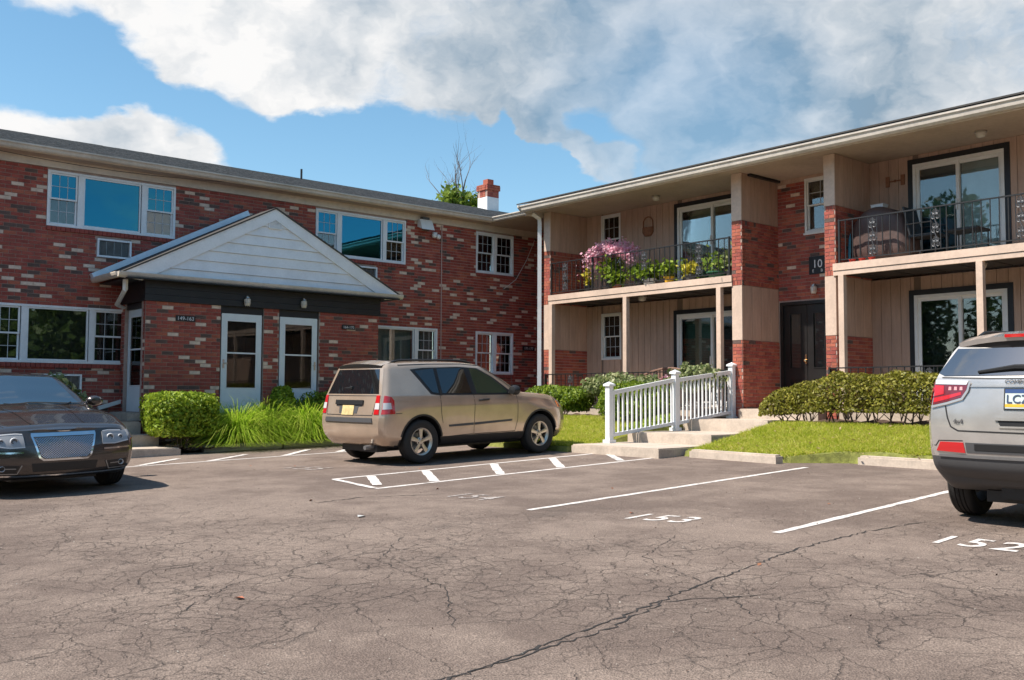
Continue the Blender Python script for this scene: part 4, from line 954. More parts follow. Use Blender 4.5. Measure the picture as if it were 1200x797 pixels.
# ------------------------------------------------------------------ white ramp railing
vinyl = thing('stair_railing', 'white vinyl railing with capped posts beside the concrete steps', 'railing', (13.07,12.47,.59))
RP = [(13.07,.60,1.62),(14.92,.79,1.88),(16.72,1.0,2.07)]
for (u, z0, z1) in RP:
    m = MB(); m.box(u-.053,u+.053,12.417,12.523,z0,z1); p = part(vinyl, 'post', m, white)
    m = MB(); m.box(u-.08,u+.08,12.39,12.55,z1+.001,z1+.035); m.add([(u-.08,12.39,z1+.035),(u+.08,12.39,z1+.035),(u+.08,12.55,z1+.035),(u-.08,12.55,z1+.035),(u,12.47,z1+.085)], [(0,1,4),(1,2,4),(2,3,4),(3,0,4)]); obj('post_cap', m.mesh('post_cap', white), p, -vinyl.location-p.location)
    m = MB(); m.box(u-.085,u+.085,12.385,12.555,z0-.02,z0+.05); obj('post_base', m.mesh('post_base', white), p, -vinyl.location-p.location)
for (a,b) in ((RP[0],RP[1]),(RP[1],RP[2])):
    x0,x1 = a[0]+.055, b[0]-.055
    for (nm,oa,ob,h) in (('top_rail', a[2]-.16, b[2]-.16, .075), ('bottom_rail', a[1]+.10, b[1]+.10, .06)):
        m = MB(); m.hexa([(x0,12.44,oa),(x1,12.44,ob),(x1,12.50,ob),(x0,12.50,oa),(x0,12.44,oa+h),(x1,12.44,ob+h),(x1,12.50,ob+h),(x0,12.50,oa+h)]); part(vinyl, nm, m, white)
    n = 14
    for i in range(n):
        t = (i+.5)/n; x = x0+(x1-x0)*t; zb_ = a[1]+.155+(b[1]-a[1])*t; zt_ = a[2]-.15+(b[2]-a[2])*t
        m = MB(); m.box(x-.015,x+.015,12.455,12.485,zb_,zt_); part(vinyl, 'baluster', m, white)
#@@PLANTS
# ------------------------------------------------------------------ vehicles
def pchip(t, P, tq):
    """monotone cubic interpolation of rows of P over t"""
    t = np.asarray(t,float); P = np.asarray(P,float); h = np.diff(t)[:,None]; d = np.diff(P,axis=0)/h; m = np.zeros_like(P)
    for i in range(1,len(t)-1):
        a, b = d[i-1], d[i]; ok = a*b > 0; w1 = 2*h[i]+h[i-1]; w2 = h[i]+2*h[i-1]
        with np.errstate(divide='ignore', invalid='ignore'): v = (w1+w2)/(w1/a+w2/b)
        m[i] = np.where(ok, v, 0)
    m[0] = d[0]; m[-1] = d[-1]; outp = []
    for q in tq:
        i = min(max(np.searchsorted(t,q)-1,0),len(t)-2); hh = t[i+1]-t[i]; s = (q-t[i])/hh
        outp.append((2*s**3-3*s**2+1)*P[i]+(s**3-2*s**2+s)*hh*m[i]+(-2*s**3+3*s**2)*P[i+1]+(s**3-s**2)*hh*m[i+1])
    return np.array(outp)
def round_ring(pts, rad, seg=4):
    outp = [pts[0]]
    for i in range(1,len(pts)-1):
        a,b,c = pts[i-1],pts[i],pts[i+1]; la, lb = np.linalg.norm(a-b), np.linalg.norm(c-b); r = rad[i]
        ra, rb = min(r,.46*la), min(r,.46*lb); A = b+(a-b)*ra/max(la,1e-6); B = b+(c-b)*rb/max(lb,1e-6)
        for k in range(seg+1): s = k/seg; outp.append((1-s)**2*A+2*s*(1-s)*b+s*s*B)
    outp.append(pts[-1]); return np.array(outp)
def hull(stations, rad, sub=7, bulge=(.05,.05), matf=None, mats=None, arches=(), archr=.38, wellmat=None, archw=.34):
    """a car body lofted through half sections; stations run from tail to nose, each a list of (x,y,z)"""
    P = np.array(stations, float); nS, nC = P.shape[:2]; tq = []
    for i in range(nS-1): tq += [i+k/sub for k in range(sub)]
    tq.append(nS-1)
    Q = pchip(np.arange(nS), P.reshape(nS,-1), tq).reshape(len(tq),nC,3)
    rings = [round_ring(q, rad) for q in Q]; m = len(rings[0]); vs = []; fs = []
    for r in rings:
        for p in r: vs.append((p[0],p[1],p[2]))
        for p in r: vs.append((p[0],-p[1],p[2]))
    W = 2*m
    for i in range(len(rings)-1):
        for j in range(m-1):
            a = i*W+j; fs.append((a,a+1,a+W+1,a+W)); a = i*W+m+j; fs.append((a,a+W,a+W+1,a+1))
    for ri, sgn, bl in ((0,-1,bulge[0]),(len(rings)-1,1,bulge[1])):
        S = 10; b = len(vs); r = rings[ri]
        for j in range(m):
            for k in range(S+1):
                s = -1+2*k/S; p = r[j]; vs.append((p[0]+sgn*bl*(1-s*s)*min(1,p[1]/.4), p[1]*s, p[2]))
        for j in range(m-1):
            for k in range(S):
                q = (b+j*(S+1)+k, b+(j+1)*(S+1)+k, b+(j+1)*(S+1)+k+1, b+j*(S+1)+k+1); fs.append(q if sgn<0 else q[::-1])
    bm = bmesh.new(); V = [bm.verts.new(v) for v in vs]; bm.verts.ensure_lookup_table()
    for f in fs:
        try: bm.faces.new([V[i] for i in f])
        except ValueError: pass
    bmesh.ops.remove_doubles(bm, verts=bm.verts, dist=.0006); bmesh.ops.dissolve_degenerate(bm, edges=bm.edges, dist=.0003); bmesh.ops.recalc_face_normals(bm, faces=bm.faces)
    bvh = BVHTree.FromBMesh(bm)
    for f in bm.faces:
        f.smooth = True; c = f.calc_center_median(); f.material_index = matf(c) if matf else 0
    me = bpy.data.meshes.new('body'); bm.to_mesh(me); bm.free()
    for mm in mats: me.materials.append(mm)
    if arches:
        o = bpy.data.objects.new('tmp', me); link(o); cuts = []
        me.materials.append(wellmat)
        for (ax_, az_) in arches:
            for s in (-1,1):
                mb = MB(); n = 40; vsx = []
                y0, y1 = (1.3*s, (archw*1.0+.18)*s)
                pr = [(ax_+archr*math.cos(2*PI*k/n), az_+archr*math.sin(2*PI*k/n)) for k in range(n)]
                lo, hi = min(y0,y1), max(y0,y1); mb.prism(pr[::-1], lo, hi, 'y'); cm = mb.mesh('cut', wellmat)
                b2 = bmesh.new(); b2.from_mesh(cm); bmesh.ops.recalc_face_normals(b2, faces=b2.faces); b2.to_mesh(cm); b2.free()
                c = bpy.data.objects.new('cut', cm); link(c); cuts.append(c)
                md = o.modifiers.new('b','BOOLEAN'); md.operation='DIFFERENCE'; md.object=c; md.solver='EXACT'; md.material_mode='TRANSFER'
        dg = bpy.context.evaluated_depsgraph_get(); me2 = bpy.data.meshes.new_from_object(o.evaluated_get(dg))
        bpy.data.objects.remove(o); [bpy.data.objects.remove(c) for c in cuts]; me = me2; me.name = 'body'
    me.set_sharp_from_angle(angle=R(32)); return me, bvh
AXES = {'y': (0,2,1), 'x': (1,2,0), 'z': (0,1,2)}
def shoot(bvh, a, b, axis, sgn):
    i,j,k = AXES[axis]; o = [0,0,0]; d = [0,0,0]; o[i]=a; o[j]=b; o[k]=sgn*6; d[k]=-sgn
    loc, nrm, idx, dist = bvh.ray_cast(Vector(o), Vector(d))
    if loc is None:
        o[k] = sgn*1.0; loc, nrm, idx, dist = bvh.find_nearest(Vector(o)); loc = Vector(loc); 
    n = Vector(nrm); 
    if n[k]*sgn < 0: n = -n
    return loc, n
def decal(bvh, poly, axis, sgn, off, mats, name='panel', grid=.06, skirt=.012, smooth=True):
    """a panel that lies on the body: a flat outline carried onto the skin along an axis"""
    bm = bmesh.new(); f = bm.faces.new([bm.verts.new((p[0],p[1],0)) for p in poly])
    xs = [p[0] for p in poly]; ys = [p[1] for p in poly]
    for ax_, lo, hi in ((0,min(xs),max(xs)),(1,min(ys),max(ys))):
        n = int((hi-lo)/grid)
        for k in range(1,n+1):
            c = [0,0,0]; c[ax_] = lo+(hi-lo)*k/(n+1); nn = [0,0,0]; nn[ax_] = 1
            bmesh.ops.bisect_plane(bm, geom=bm.verts[:]+bm.edges[:]+bm.faces[:], plane_co=c, plane_no=nn)
    for v in bm.verts:
        loc, n = shoot(bvh, v.co.x, v.co.y, axis, sgn); v.co = loc+n*off
    if skirt:
        be = [e for e in bm.edges if e.is_boundary]; ex = bmesh.ops.extrude_edge_only(bm, edges=be)
        for v in ex['geom']:
            if isinstance(v, bmesh.types.BMVert): v.co -= shoot(bvh, v.co[AXES[axis][0]], v.co[AXES[axis][1]], axis, sgn)[1]*skirt
    bmesh.ops.recalc_face_normals(bm, faces=bm.faces); k = AXES[axis][2]
    tot = sum((f.normal[k]*f.calc_area() for f in bm.faces))
    if tot*sgn < 0: bmesh.ops.reverse_faces(bm, faces=bm.faces)
    for f in bm.faces: f.smooth = smooth
    me = bpy.data.meshes.new(name); bm.to_mesh(me); bm.free(); me.materials.append(mats); me.set_sharp_from_angle(angle=R(35)); return me
def ribbon(bvh, pts, w, axis, sgn, off, m, name='seam', closed=False):
    """a narrow line on the body: shut lines, mouldings"""
    pts = [Vector((*p,0)) for p in pts]; 
    if closed: pts.append(pts[0])
    fine = []
    for a,b in zip(pts[:-1],pts[1:]):
        n = max(1,int((b-a).length/.05)); fine += [a.lerp(b,i/n) for i in range(n)]
    fine.append(pts[-1]); mb = MB(); vs = []
    for i,p in enumerate(fine):
        d = (fine[min(i+1,len(fine)-1)]-fine[max(i-1,0)]).normalized(); nn = Vector((-d.y,d.x,0))*w/2
        for q in (p+nn,p-nn): loc,n = shoot(bvh,q.x,q.y,axis,sgn); vs.append(loc+n*off)
    fs = [(2*i,2*i+1,2*i+3,2*i+2) for i in range(len(fine)-1)]; mb.add(vs,fs,0,True); return mb.mesh(name, m)
def wheel(root, loc, side, Rt, W, rim_r, style, rim_m=rimm, name='wheel'):
    """wheel > tyre, rim; side = +1 left, -1 right; axle along y"""
    mb = MB(); mb.lathe([(0,-.05*side),(rim_r*.62,-.05*side),(rim_r*.62,-.02*side),(0,-.02*side)], 24, 'y'); w = obj(name, mb.mesh('brake_disc', steel), root, loc)
    h = W/2; prof = [(rim_r-.012,-h*.80),(rim_r+.01,-h*.92),(Rt-.055,-h),(Rt-.022,-h*.93),(Rt-.006,-h*.78)]
    for k in (-.5,-.17,.17,.5): prof += [(Rt-.001,h*(k-.13)),(Rt-.001,h*(k+.10)),(Rt-.010,h*(k+.105)),(Rt-.010,h*(k+.155))]
    prof += [(Rt-.006,h*.78),(Rt-.022,h*.93),(Rt-.055,h),(rim_r+.01,h*.92),(rim_r-.012,h*.80)]
    mb = MB(); mb.lathe(prof, 48, 'y'); obj('tyre', mb.mesh('tyre', rubber), w)
    mb = MB(); o = h*.82*side; i = -h*.8*side
    pr = [(rim_r-.01,i),(rim_r-.03,i*.5),(rim_r-.035,o*.55),(rim_r-.012,o*.86),(rim_r+.006,o*.97),(rim_r-.008,o*1.02),(rim_r-.028,o*.9)]
    mb.lathe(pr, 48, 'y')
    fo = o*.93
    mb.lathe([(0,fo*.98),(.035,fo*.98),(.05,fo*.9),(.075,fo*.78),(.075,fo*.4),(0,fo*.4)], 24, 'y')
    for k in range(5):
        a0 = 2*PI*k/5+PI/2
        def pt(r,da,y): return (r*math.cos(a0+da), y, r*math.sin(a0+da))
        r0,r1 = .05,rim_r-.02; i0,i1 = (.42,.19) if style=='wide' else (.3,.13)
        top = [pt(r0,-i0,fo*.86),pt(r0,i0,fo*.86),pt(r1,i1,fo*.90),pt(r1,-i1,fo*.90)]; bot = [pt(r0,-i0,fo*.45),pt(r0,i0,fo*.45),pt(r1,i1,fo*.45),pt(r1,-i1,fo*.45)]
        mid0 = pt(r0,0,fo*.93); mid1 = pt(r1,0,fo*.97)
        vs = top+bot+[mid0,mid1]; fs = [(0,8,9,3),(8,1,2,9),(0,3,7,4),(1,5,6,2),(2,6,7,3,9)]
        mb.add(vs, fs if side>0 else [f[::-1] for f in fs])
    for k in range(5):
        a = 2*PI*(k+.5)/5+PI/2; c = (.052*math.cos(a), fo*.9, .052*math.sin(a)); mb.lathe([(0,fo*.06),(.009,fo*.06),(.011,0)], 8, 'y', 1, c)
    bmx = mb.mesh('rim', [rim_m, blackplast]); obj('rim', bmx, w); 
    mb = MB(); mb.lathe([(rim_r-.04,-.01*side),(0,-.012*side)], 24, 'y'); obj('wheel_well_shadow_plate', mb.mesh('hub_plate', blackplast), w) if False else None
    return w
def seat_car(root, p, ang):
    """stand a vehicle root on the sloping lot, facing along ang in plan"""
    z = GN; x = Vector((math.cos(ang), math.sin(ang), 0)); x = (x - z*x.dot(z)).normalized(); y = z.cross(x)
    root.matrix_world = Matrix(((x.x,y.x,z.x,p[0]),(x.y,y.y,z.y,p[1]),(x.z,y.z,z.z,gz(*p)+.006),(0,0,0,1)))
def mir(poly): return poly
def plate_mesh(bits): ...
RAD = [0,.05,.06,.16,.035,.015,.05,.07,0]

# ============ gold SUV, seen from its right rear
suv = thing('parked_suv', 'gold compact SUV parked beside the hatched aisle facing the lawn', 'SUV')
seat_car(suv, (9.01,13.53), R(3.0))
ST = [
 [(-.78,0,.34),(-.78,.62,.34),(-.86,.74,.44),(-.895,.77,.60),(-.885,.775,.735),(-.80,.760,1.07),(-.62,.625,1.50),(-.585,.55,1.565),(-.57,0,1.60)],
 [(-.70,0,.30),(-.70,.70,.30),(-.75,.825,.42),(-.76,.850,.60),(-.75,.852,.76),(-.68,.832,1.07),(-.51,.655,1.52),(-.47,.585,1.585),(-.46,0,1.615)],
 [(-.42,0,.26),(-.42,.76,.26),(-.42,.862,.40),(-.42,.880,.60),(-.40,.886,.86),(-.38,.850,1.07),(-.28,.660,1.53),(-.26,.575,1.59),(-.26,0,1.62)],
 [(0,0,.25),(0,.76,.25),(0,.868,.38),(0,.888,.60),(0,.893,.90),(.02,.858,1.06),(.08,.672,1.54),(.08,.585,1.60),(.08,0,1.63)],
 [(.75,0,.25),(.75,.76,.25),(.75,.850,.36),(.75,.866,.56),(.75,.888,.90),(.75,.858,1.04),(.80,.680,1.535),(.80,.590,1.60),(.80,0,1.63)],
 [(1.50,0,.25),(1.50,.76,.25),(1.50,.850,.36),(1.50,.866,.56),(1.50,.888,.90),(1.50,.855,1.025),(1.42,.665,1.50),(1.36,.575,1.565),(1.30,0,1.60)],
 [(1.95,0,.25),(1.95,.76,.25),(1.95,.852,.36),(1.95,.868,.56),(1.95,.888,.90),(1.97,.852,1.015),(1.87,.735,1.285),(1.83,.640,1.335),(1.84,0,1.385)],
 [(2.28,0,.25),(2.28,.76,.25),(2.28,.862,.37),(2.28,.884,.58),(2.28,.884,.90),(2.30,.845,1.0),(2.29,.800,1.055),(2.30,.700,1.085),(2.38,0,1.125)],
 [(2.70,0,.25),(2.70,.76,.25),(2.70,.868,.38),(2.70,.888,.60),(2.70,.880,.80),(2.70,.825,.965),(2.72,.765,1.025),(2.72,.640,1.05),(2.75,0,1.085)],
 [(3.10,0,.25),(3.10,.72,.25),(3.12,.840,.38),(3.12,.858,.60),(3.10,.845,.78),(3.06,.775,.92),(3.10,.700,.985),(3.12,.580,1.01),(3.16,0,1.045)],
 [(3.36,0,.28),(3.36,.60,.28),(3.38,.70,.38),(3.40,.72,.60),(3.37,.70,.77),(3.33,.64,.885),(3.33,.57,.935),(3.34,.48,.955),(3.40,0,.985)],
]
def mfS(c): return 1 if c.z < .30 or (c.z < .385 and .45 < c.x < 2.2) else 0
ST = [[((-.3+(x+.3)*.80) if x < -.3 else x, y, z) for (x,y,z) in s_] for s_ in ST]
bme, bv = hull(ST, RAD, 7, (.045,.10), mfS, [gold, blackplast], [(0,.345),(2.635,.345)], .405, blackplast)
body = obj('body', bme, suv)
def dec(root, bvh, poly, axis, sgn, off, m, name, **k): return obj(name, decal(bvh, poly, axis, sgn, off, m, name, **k), root)
for s in (-1, 1):
    # black window surround band, then the three panes
    dec(suv, bv, [(-.10,1.475),(.14,1.50),(.9,1.515),(1.32,1.49),(1.62,1.345),(1.95,1.11),(1.92,1.04),(.32,1.065),(.20,1.085)], 'y', s, .004, blackplast, 'window_surround')
    dec(suv, bv, [(-.02,1.455),(.36,1.485),(.36,1.095),(.235,1.11)], 'y', s, .008, tint, 'window')
    dec(suv, bv, [(.43,1.487),(1.00,1.495),(1.06,1.08),(.43,1.09)], 'y', s, .008, tint, 'window')
    dec(suv, bv, [(1.14,1.490),(1.30,1.472),(1.58,1.335),(1.87,1.11),(1.86,1.07),(1.18,1.078)], 'y', s, .008, mat('front_side_glass_%d'%(s+2), (.035,.055,.035), .03, 0, .8) if s<0 else tint, 'window')
    for ln in ([(.38,1.09),(.38,.80),(.42,.62)],[(1.10,1.09),(1.09,.42),(.52,.40)],[(2.08,1.02),(2.08,.62),(2.02,.42),(1.10,.415)],[(-.52,.80),(-.40,.80)]):
        obj('shut_line', ribbon(bv, ln, .010, 'y', s, .002, blackplast), suv)
    obj('side_moulding', decal(bv, [(.55,.585),(1.07,.60),(1.07,.562),(.56,.553)], 'y', s, .012, greyplast, 'side_moulding'), suv)
    obj('side_moulding', decal(bv, [(1.11,.60),(1.95,.625),(1.93,.595),(1.11,.562)], 'y', s, .012, greyplast, 'side_moulding'), suv)
    dec(suv, bv, [(.36,.405),(2.22,.405),(2.24,.30),(.42,.30)], 'y', s, .012, blackplast, 'sill_cladding')
    # black arch lips
    for cx in (0, 2.635):
        mb = MB(); n = 18; vs = []
        for k in range(n+1):
            a = -.12+(PI+.24)*k/n
            for rr_ in (.402,.432):
                loc, nn = shoot(bv, cx+rr_*math.cos(a), .345+rr_*math.sin(a), 'y', s); vs.append(loc+nn*.003)
        mb.add(vs, [(2*i,2*i+1,2*i+3,2*i+2) for i in range(n)], 0, True); obj('arch_lip', mb.mesh('arch_lip', blackplast), suv)
    # handle: grab on the front door, hidden one on the rear pillar
    mb = MB(); y = s*.888; mb.tube([(1.20,y-s*.01,.965),(1.23,y+s*.022,.967),(1.38,y+s*.022,.972),(1.41,y-s*.01,.975)], .017, 8); obj('door_handle', mb.mesh('door_handle', blackplast), suv)
    dec(suv, bv, [(.395,1.06),(.43,1.06),(.43,1.16),(.395,1.16)], 'y', s, .016, blackplast, 'door_handle', skirt=.02)
    obj('crease', ribbon(bv, [(-.45,.985),(.2,1.0),(1.2,.985),(2.1,.955),(2.9,.93)], .018, 'y', s, .006, gold, 'crease'), suv)
    obj('drip_line', ribbon(bv, [(-.30,1.545),(.3,1.562),(1.0,1.565),(1.40,1.535),(1.72,1.36),(2.05,1.13)], .012, 'y', s, .004, blackplast, 'drip_line'), suv)
    # mirror
    mb = MB(); mb.lathe([(0,-.10),(.07,-.085),(.095,-.02),(.09,.045),(.05,.07),(0,.075)], 14, 'x'); me = mb.mesh('mirror', blackplast)
    mi = obj('mirror', me, suv, (1.93, s*.965, 1.115)); mi.scale = (.8,1.15,.9)
    mb = MB(); mb.tube([(1.93,s*.82,1.06),(1.93,s*.93,1.10)], .03, 8); obj('mirror_arm', mb.mesh('mirror_arm', blackplast), mi, ) ; mi.children[0].matrix_parent_inverse = (Matrix.Translation(mi.location) @ Matrix.Diagonal((.8,1.15,.9,1))).inverted()
    # roof rails
    pts = []
    for k in range(15):
        x = -.35+1.65*k/14; loc,nn = shoot(bv, x, s*.535, 'z', 1); pts.append((loc.x, loc.y, loc.z+.028*min(1,min(k,14-k)/1.0*.8+.1)))
    mb = MB(); mb.tube(pts, .017, 6); obj('roof_rail', mb.mesh('roof_rail', blackplast), suv)
    # tail lights wrap the corner
    z0,z1 = .79,1.085
    tl = obj('tail_light', decal(bv, [(-.665,z1-.01),(-.57,z1-.03),(-.53,1.0),(-.53,z0+.005),(-.735,z0)], 'y', s, .010, redlens, 'tail_light', grid=.04), suv)
    obj('tail_light_lens', decal(bv, [(-.69,.965),(-.59,.965),(-.58,.87),(-.71,.865)], 'y', s, .013, clearlens, 'tail_light_lens', grid=.04), tl)
    tb = obj('tail_light', decal(bv, [(s*.655,z0),(s*.765,z0),(s*.735,z1-.005),(s*.66,z1-.005)], 'x', -1, .010, redlens, 'tail_light', grid=.03), suv)
    obj('tail_light_lens', decal(bv, [(s*.662,.868),(s*.762,.868),(s*.752,.962),(s*.664,.962)], 'x', -1, .013, clearlens, 'tail_light_lens', grid=.03), tb)
    obj('side_marker', decal(bv, [(3.13,.80),(3.22,.78),(3.22,.87),(3.14,.90)], 'y', s, .006, amber, 'side_marker', grid=.04), suv)
    obj('headlight', decal(bv, [(s*.40,.76),(s*.62,.76),(s*.62,.90),(s*.40,.90)], 'x', 1, .006, clearlens, 'headlight', grid=.04), suv)
# rear: glass, spoiler, plate recess, bumper pad
dec(suv, bv, [(-.55,1.485),(.55,1.485),(.69,1.105),(-.69,1.105)], 'x', -1, .005, tint, 'rear_window')
mb = MB(); pr = []
for k in range(13):
    y = -.58+1.16*k/12; pr.append(y)
vs = []; 
for y in pr: q_ = .035*(abs(y)/.58)**2.2; vs += [(-.38,y,1.632-q_),(-.63+.06*(abs(y)/.58)**2,y,1.575-q_),(-.615+.06*(abs(y)/.58)**2,y,1.525-q_),(-.44,y,1.515-q_)]
fs = []
for i in range(12):
    for j in range(4): fs.append((i*4+j, i*4+(j+1)%4, (i+1)*4+(j+1)%4, (i+1)*4+j))
fs += [(0,3,2,1),(48,49,50,51)]; mb.add(vs, [f[::-1] for f in fs], 0, True); mb.m = [0 if (k < 48 and k % 4 == 0) else 1 for k in range(len(fs))]; obj('spoiler', mb.mesh('spoiler', [gold, blackplast], 30), suv)
for f in bme.polygons: pass
mb = MB(); mb.tube([(-.705,-.02,1.20),(-.70,.10,1.195),(-.69,.30,1.19)], [.03,.016,.010], 6); obj('rear_wiper', mb.mesh('rear_wiper', blackplast), suv)
dec(suv, bv, [(-.36,1.00),(.36,1.00),(.34,.91),(.26,.905),(.24,.80),(-.24,.80),(-.26,.905),(-.34,.91)], 'x', -1, .004, greyplast, 'plate_recess')
dec(suv, bv, [(-.37,1.005),(.37,1.005),(.37,.935),(-.37,.935)], 'x', -1, .022, blackplast, 'grab_bar', skirt=.025)
pl = dec(suv, bv, [(-.155,.925),(.155,.925),(.155,.775),(-.155,.775)], 'x', -1, .012, mat('cream_plate', (.66,.52,.25), .4, vary=.3, vscale=12), 'licence_plate')
dec(suv, bv, [(-.62,.735),(.62,.735),(.64,.665),(-.64,.665)], 'x', -1, .016, greyplast, 'bumper_pad', skirt=.02)
for (a,b) in (((-.70,1.075),(.70,1.075)),((-.62,.775),(.62,.775))): obj('shut_line', ribbon(bv, [a,b], .010, 'x', -1, .003, blackplast), suv)
for s in (-1,1): obj('shut_line', ribbon(bv, [(s*.665,1.07),(s*.62,.78)], .009, 'x', -1, .003, blackplast), suv)
for s in (-1,1):
    mb = MB(); mb.tube([(-.885,s*.30-.20*0,.52),(-.876,s*.30+.10,.52)], .011, 6)
dec(suv, bv, [(-.60,1.36),(.60,1.36),(.78,1.11),(-.78,1.11)], 'x', 1, .004, tintblue, 'windscreen') if False else None
dec(suv, bv, [(1.40,-.50),(1.40,.50),(2.27,.64),(2.27,-.64)], 'z', 1, .005, tintblue, 'windscreen')
dec(suv, bv, [(-.38,.70),(.38,.70),(.38,.92),(-.38,.92)], 'x', 1, .006, blackplast, 'grille')
mb = MB(); mb.tube([(2.05,-.79,1.05),(1.98,-.795,1.62)], .005, 4); obj('aerial', mb.mesh('aerial', blackplast), suv)
mb = MB(); mb.tube([(-.50,-.45,.30),(-.70,-.45,.28),(-.80,-.45,.275)], .035, 10); obj('exhaust_pipe', mb.mesh('exhaust_pipe', steel), suv)
mb = MB(); mb.box(-.60,2.9,-.45,.45,.20,.30); mb.tube([(0,-.7,.33),(0,.7,.33)], .05, 8); mb.tube([(2.635,-.7,.33),(2.635,.7,.33)], .05, 8); mb.box(-.64,-.45,-.55,-.1,.20,.34); obj('underbody', mb.mesh('underbody', blackplast), suv)
for (x,s) in ((0,-1),(0,1),(2.635,-1),(2.635,1)): wheel(suv, (x, s*.765, .345), s, .345, .215, .222, 'wide')

# ============ silver SUV at the right edge, seen from behind
sil = thing('parked_suv', 'silver SUV with its tail to the viewer at the right edge', 'SUV')
seat_car(sil, (9.50,3.50), R(3.5))
ST2 = [
 [(-.70,0,.42),(-.70,.60,.42),(-.80,.76,.50),(-.84,.80,.70),(-.83,.815,.96),(-.77,.775,1.29),(-.62,.66,1.555),(-.57,.58,1.625),(-.55,0,1.66)],
 [(-.66,0,.36),(-.66,.70,.36),(-.70,.84,.48),(-.715,.872,.70),(-.70,.878,.94),(-.64,.820,1.27),(-.50,.685,1.58),(-.45,.60,1.645),(-.43,0,1.685)],
 [(-.42,0,.28),(-.42,.78,.28),(-.42,.885,.42),(-.42,.910,.68),(-.40,.912,.93),(-.38,.850,1.24),(-.27,.705,1.60),(-.24,.62,1.665),(-.22,0,1.70)],
 [(0,0,.26),(0,.78,.26),(0,.892,.38),(0,.910,.66),(0,.908,.91),(0,.866,1.16),(.08,.715,1.61),(.10,.63,1.675),(.12,0,1.71)],
 [(.8,0,.26),(.8,.78,.26),(.8,.872,.36),(.8,.896,.62),(.8,.900,.87),(.8,.862,1.08),(.82,.72,1.61),(.82,.63,1.68),(.82,0,1.715)],
 [(1.5,0,.26),(1.5,.78,.26),(1.5,.872,.36),(1.5,.896,.60),(1.5,.900,.84),(1.5,.858,1.02),(1.40,.70,1.57),(1.34,.61,1.64),(1.28,0,1.68)],
 [(2.3,0,.26),(2.3,.78,.26),(2.3,.885,.38),(2.3,.905,.60),(2.3,.900,.83),(2.3,.86,.99),(2.3,.80,1.05),(2.3,.70,1.08),(2.38,0,1.12)],
 [(2.75,0,.26),(2.75,.78,.26),(2.75,.892,.38),(2.75,.908,.60),(2.75,.895,.82),(2.75,.84,.97),(2.75,.77,1.01),(2.75,.65,1.04),(2.78,0,1.07)],
 [(3.3,0,.28),(3.3,.62,.28),(3.33,.76,.38),(3.35,.78,.58),(3.32,.76,.76),(3.28,.68,.88),(3.28,.6,.92),(3.3,.5,.94),(3.38,0,.97)],
]
def mf2(c): return 1 if (c.z < .60 and c.x < -.3) or c.z < .37 else 0
RAD2 = [0,.05,.07,.25,.09,.04,.07,.10,0]
bme2, bv2 = hull(ST2, RAD2, 7, (.06,.10), mf2, [silver, greyplast], [(0,.348),(2.64,.348)], .41, blackplast)
obj('body', bme2, sil)
dec(sil, bv2, [(-.63,1.550),(.63,1.550),(.755,1.335),(.70,1.312),(-.70,1.312),(-.755,1.335)], 'x', -1, .006, carglass('rear_glass',(.01,.013,.016),1.0,2.2), 'rear_window')
def brow(xa, w, za, zb_, za2, zb2, mm, nm):
    vs = []; ny = 14
    for i in range(ny+1):
        y = -w+2*w*i/ny; q = (abs(y)/w)**2.5; zt = -.05*q; x1_ = xa+.10*q
        vs += [(-.38,y,za2+zt),(x1_,y,za+zt),(x1_+.012,y,zb_+zt),(-.46,y,zb2+zt)]
    fs = []
    for i in range(ny):
        for j in range(4): fs.append((i*4+j, (i+1)*4+j, (i+1)*4+(j+1)%4, i*4+(j+1)%4))
    fs += [(0,1,2,3),(ny*4+3,ny*4+2,ny*4+1,ny*4)]; mb = MB(); mb.add(vs, fs, 0, True); return obj(nm, mb.mesh(nm, [mm], 30), sil)
sp = brow(-.72, .625, 1.655, 1.612, 1.705, 1.60, silver, 'spoiler')
brow(-.695, .61, 1.611, 1.555, 1.611, 1.545, blackplast, 'spoiler_underside')
mb = MB(); mb.box(-.728,-.70,-.20,.20,1.640,1.668); obj('brake_light', mb.mesh('brake_light', redlens), sp)
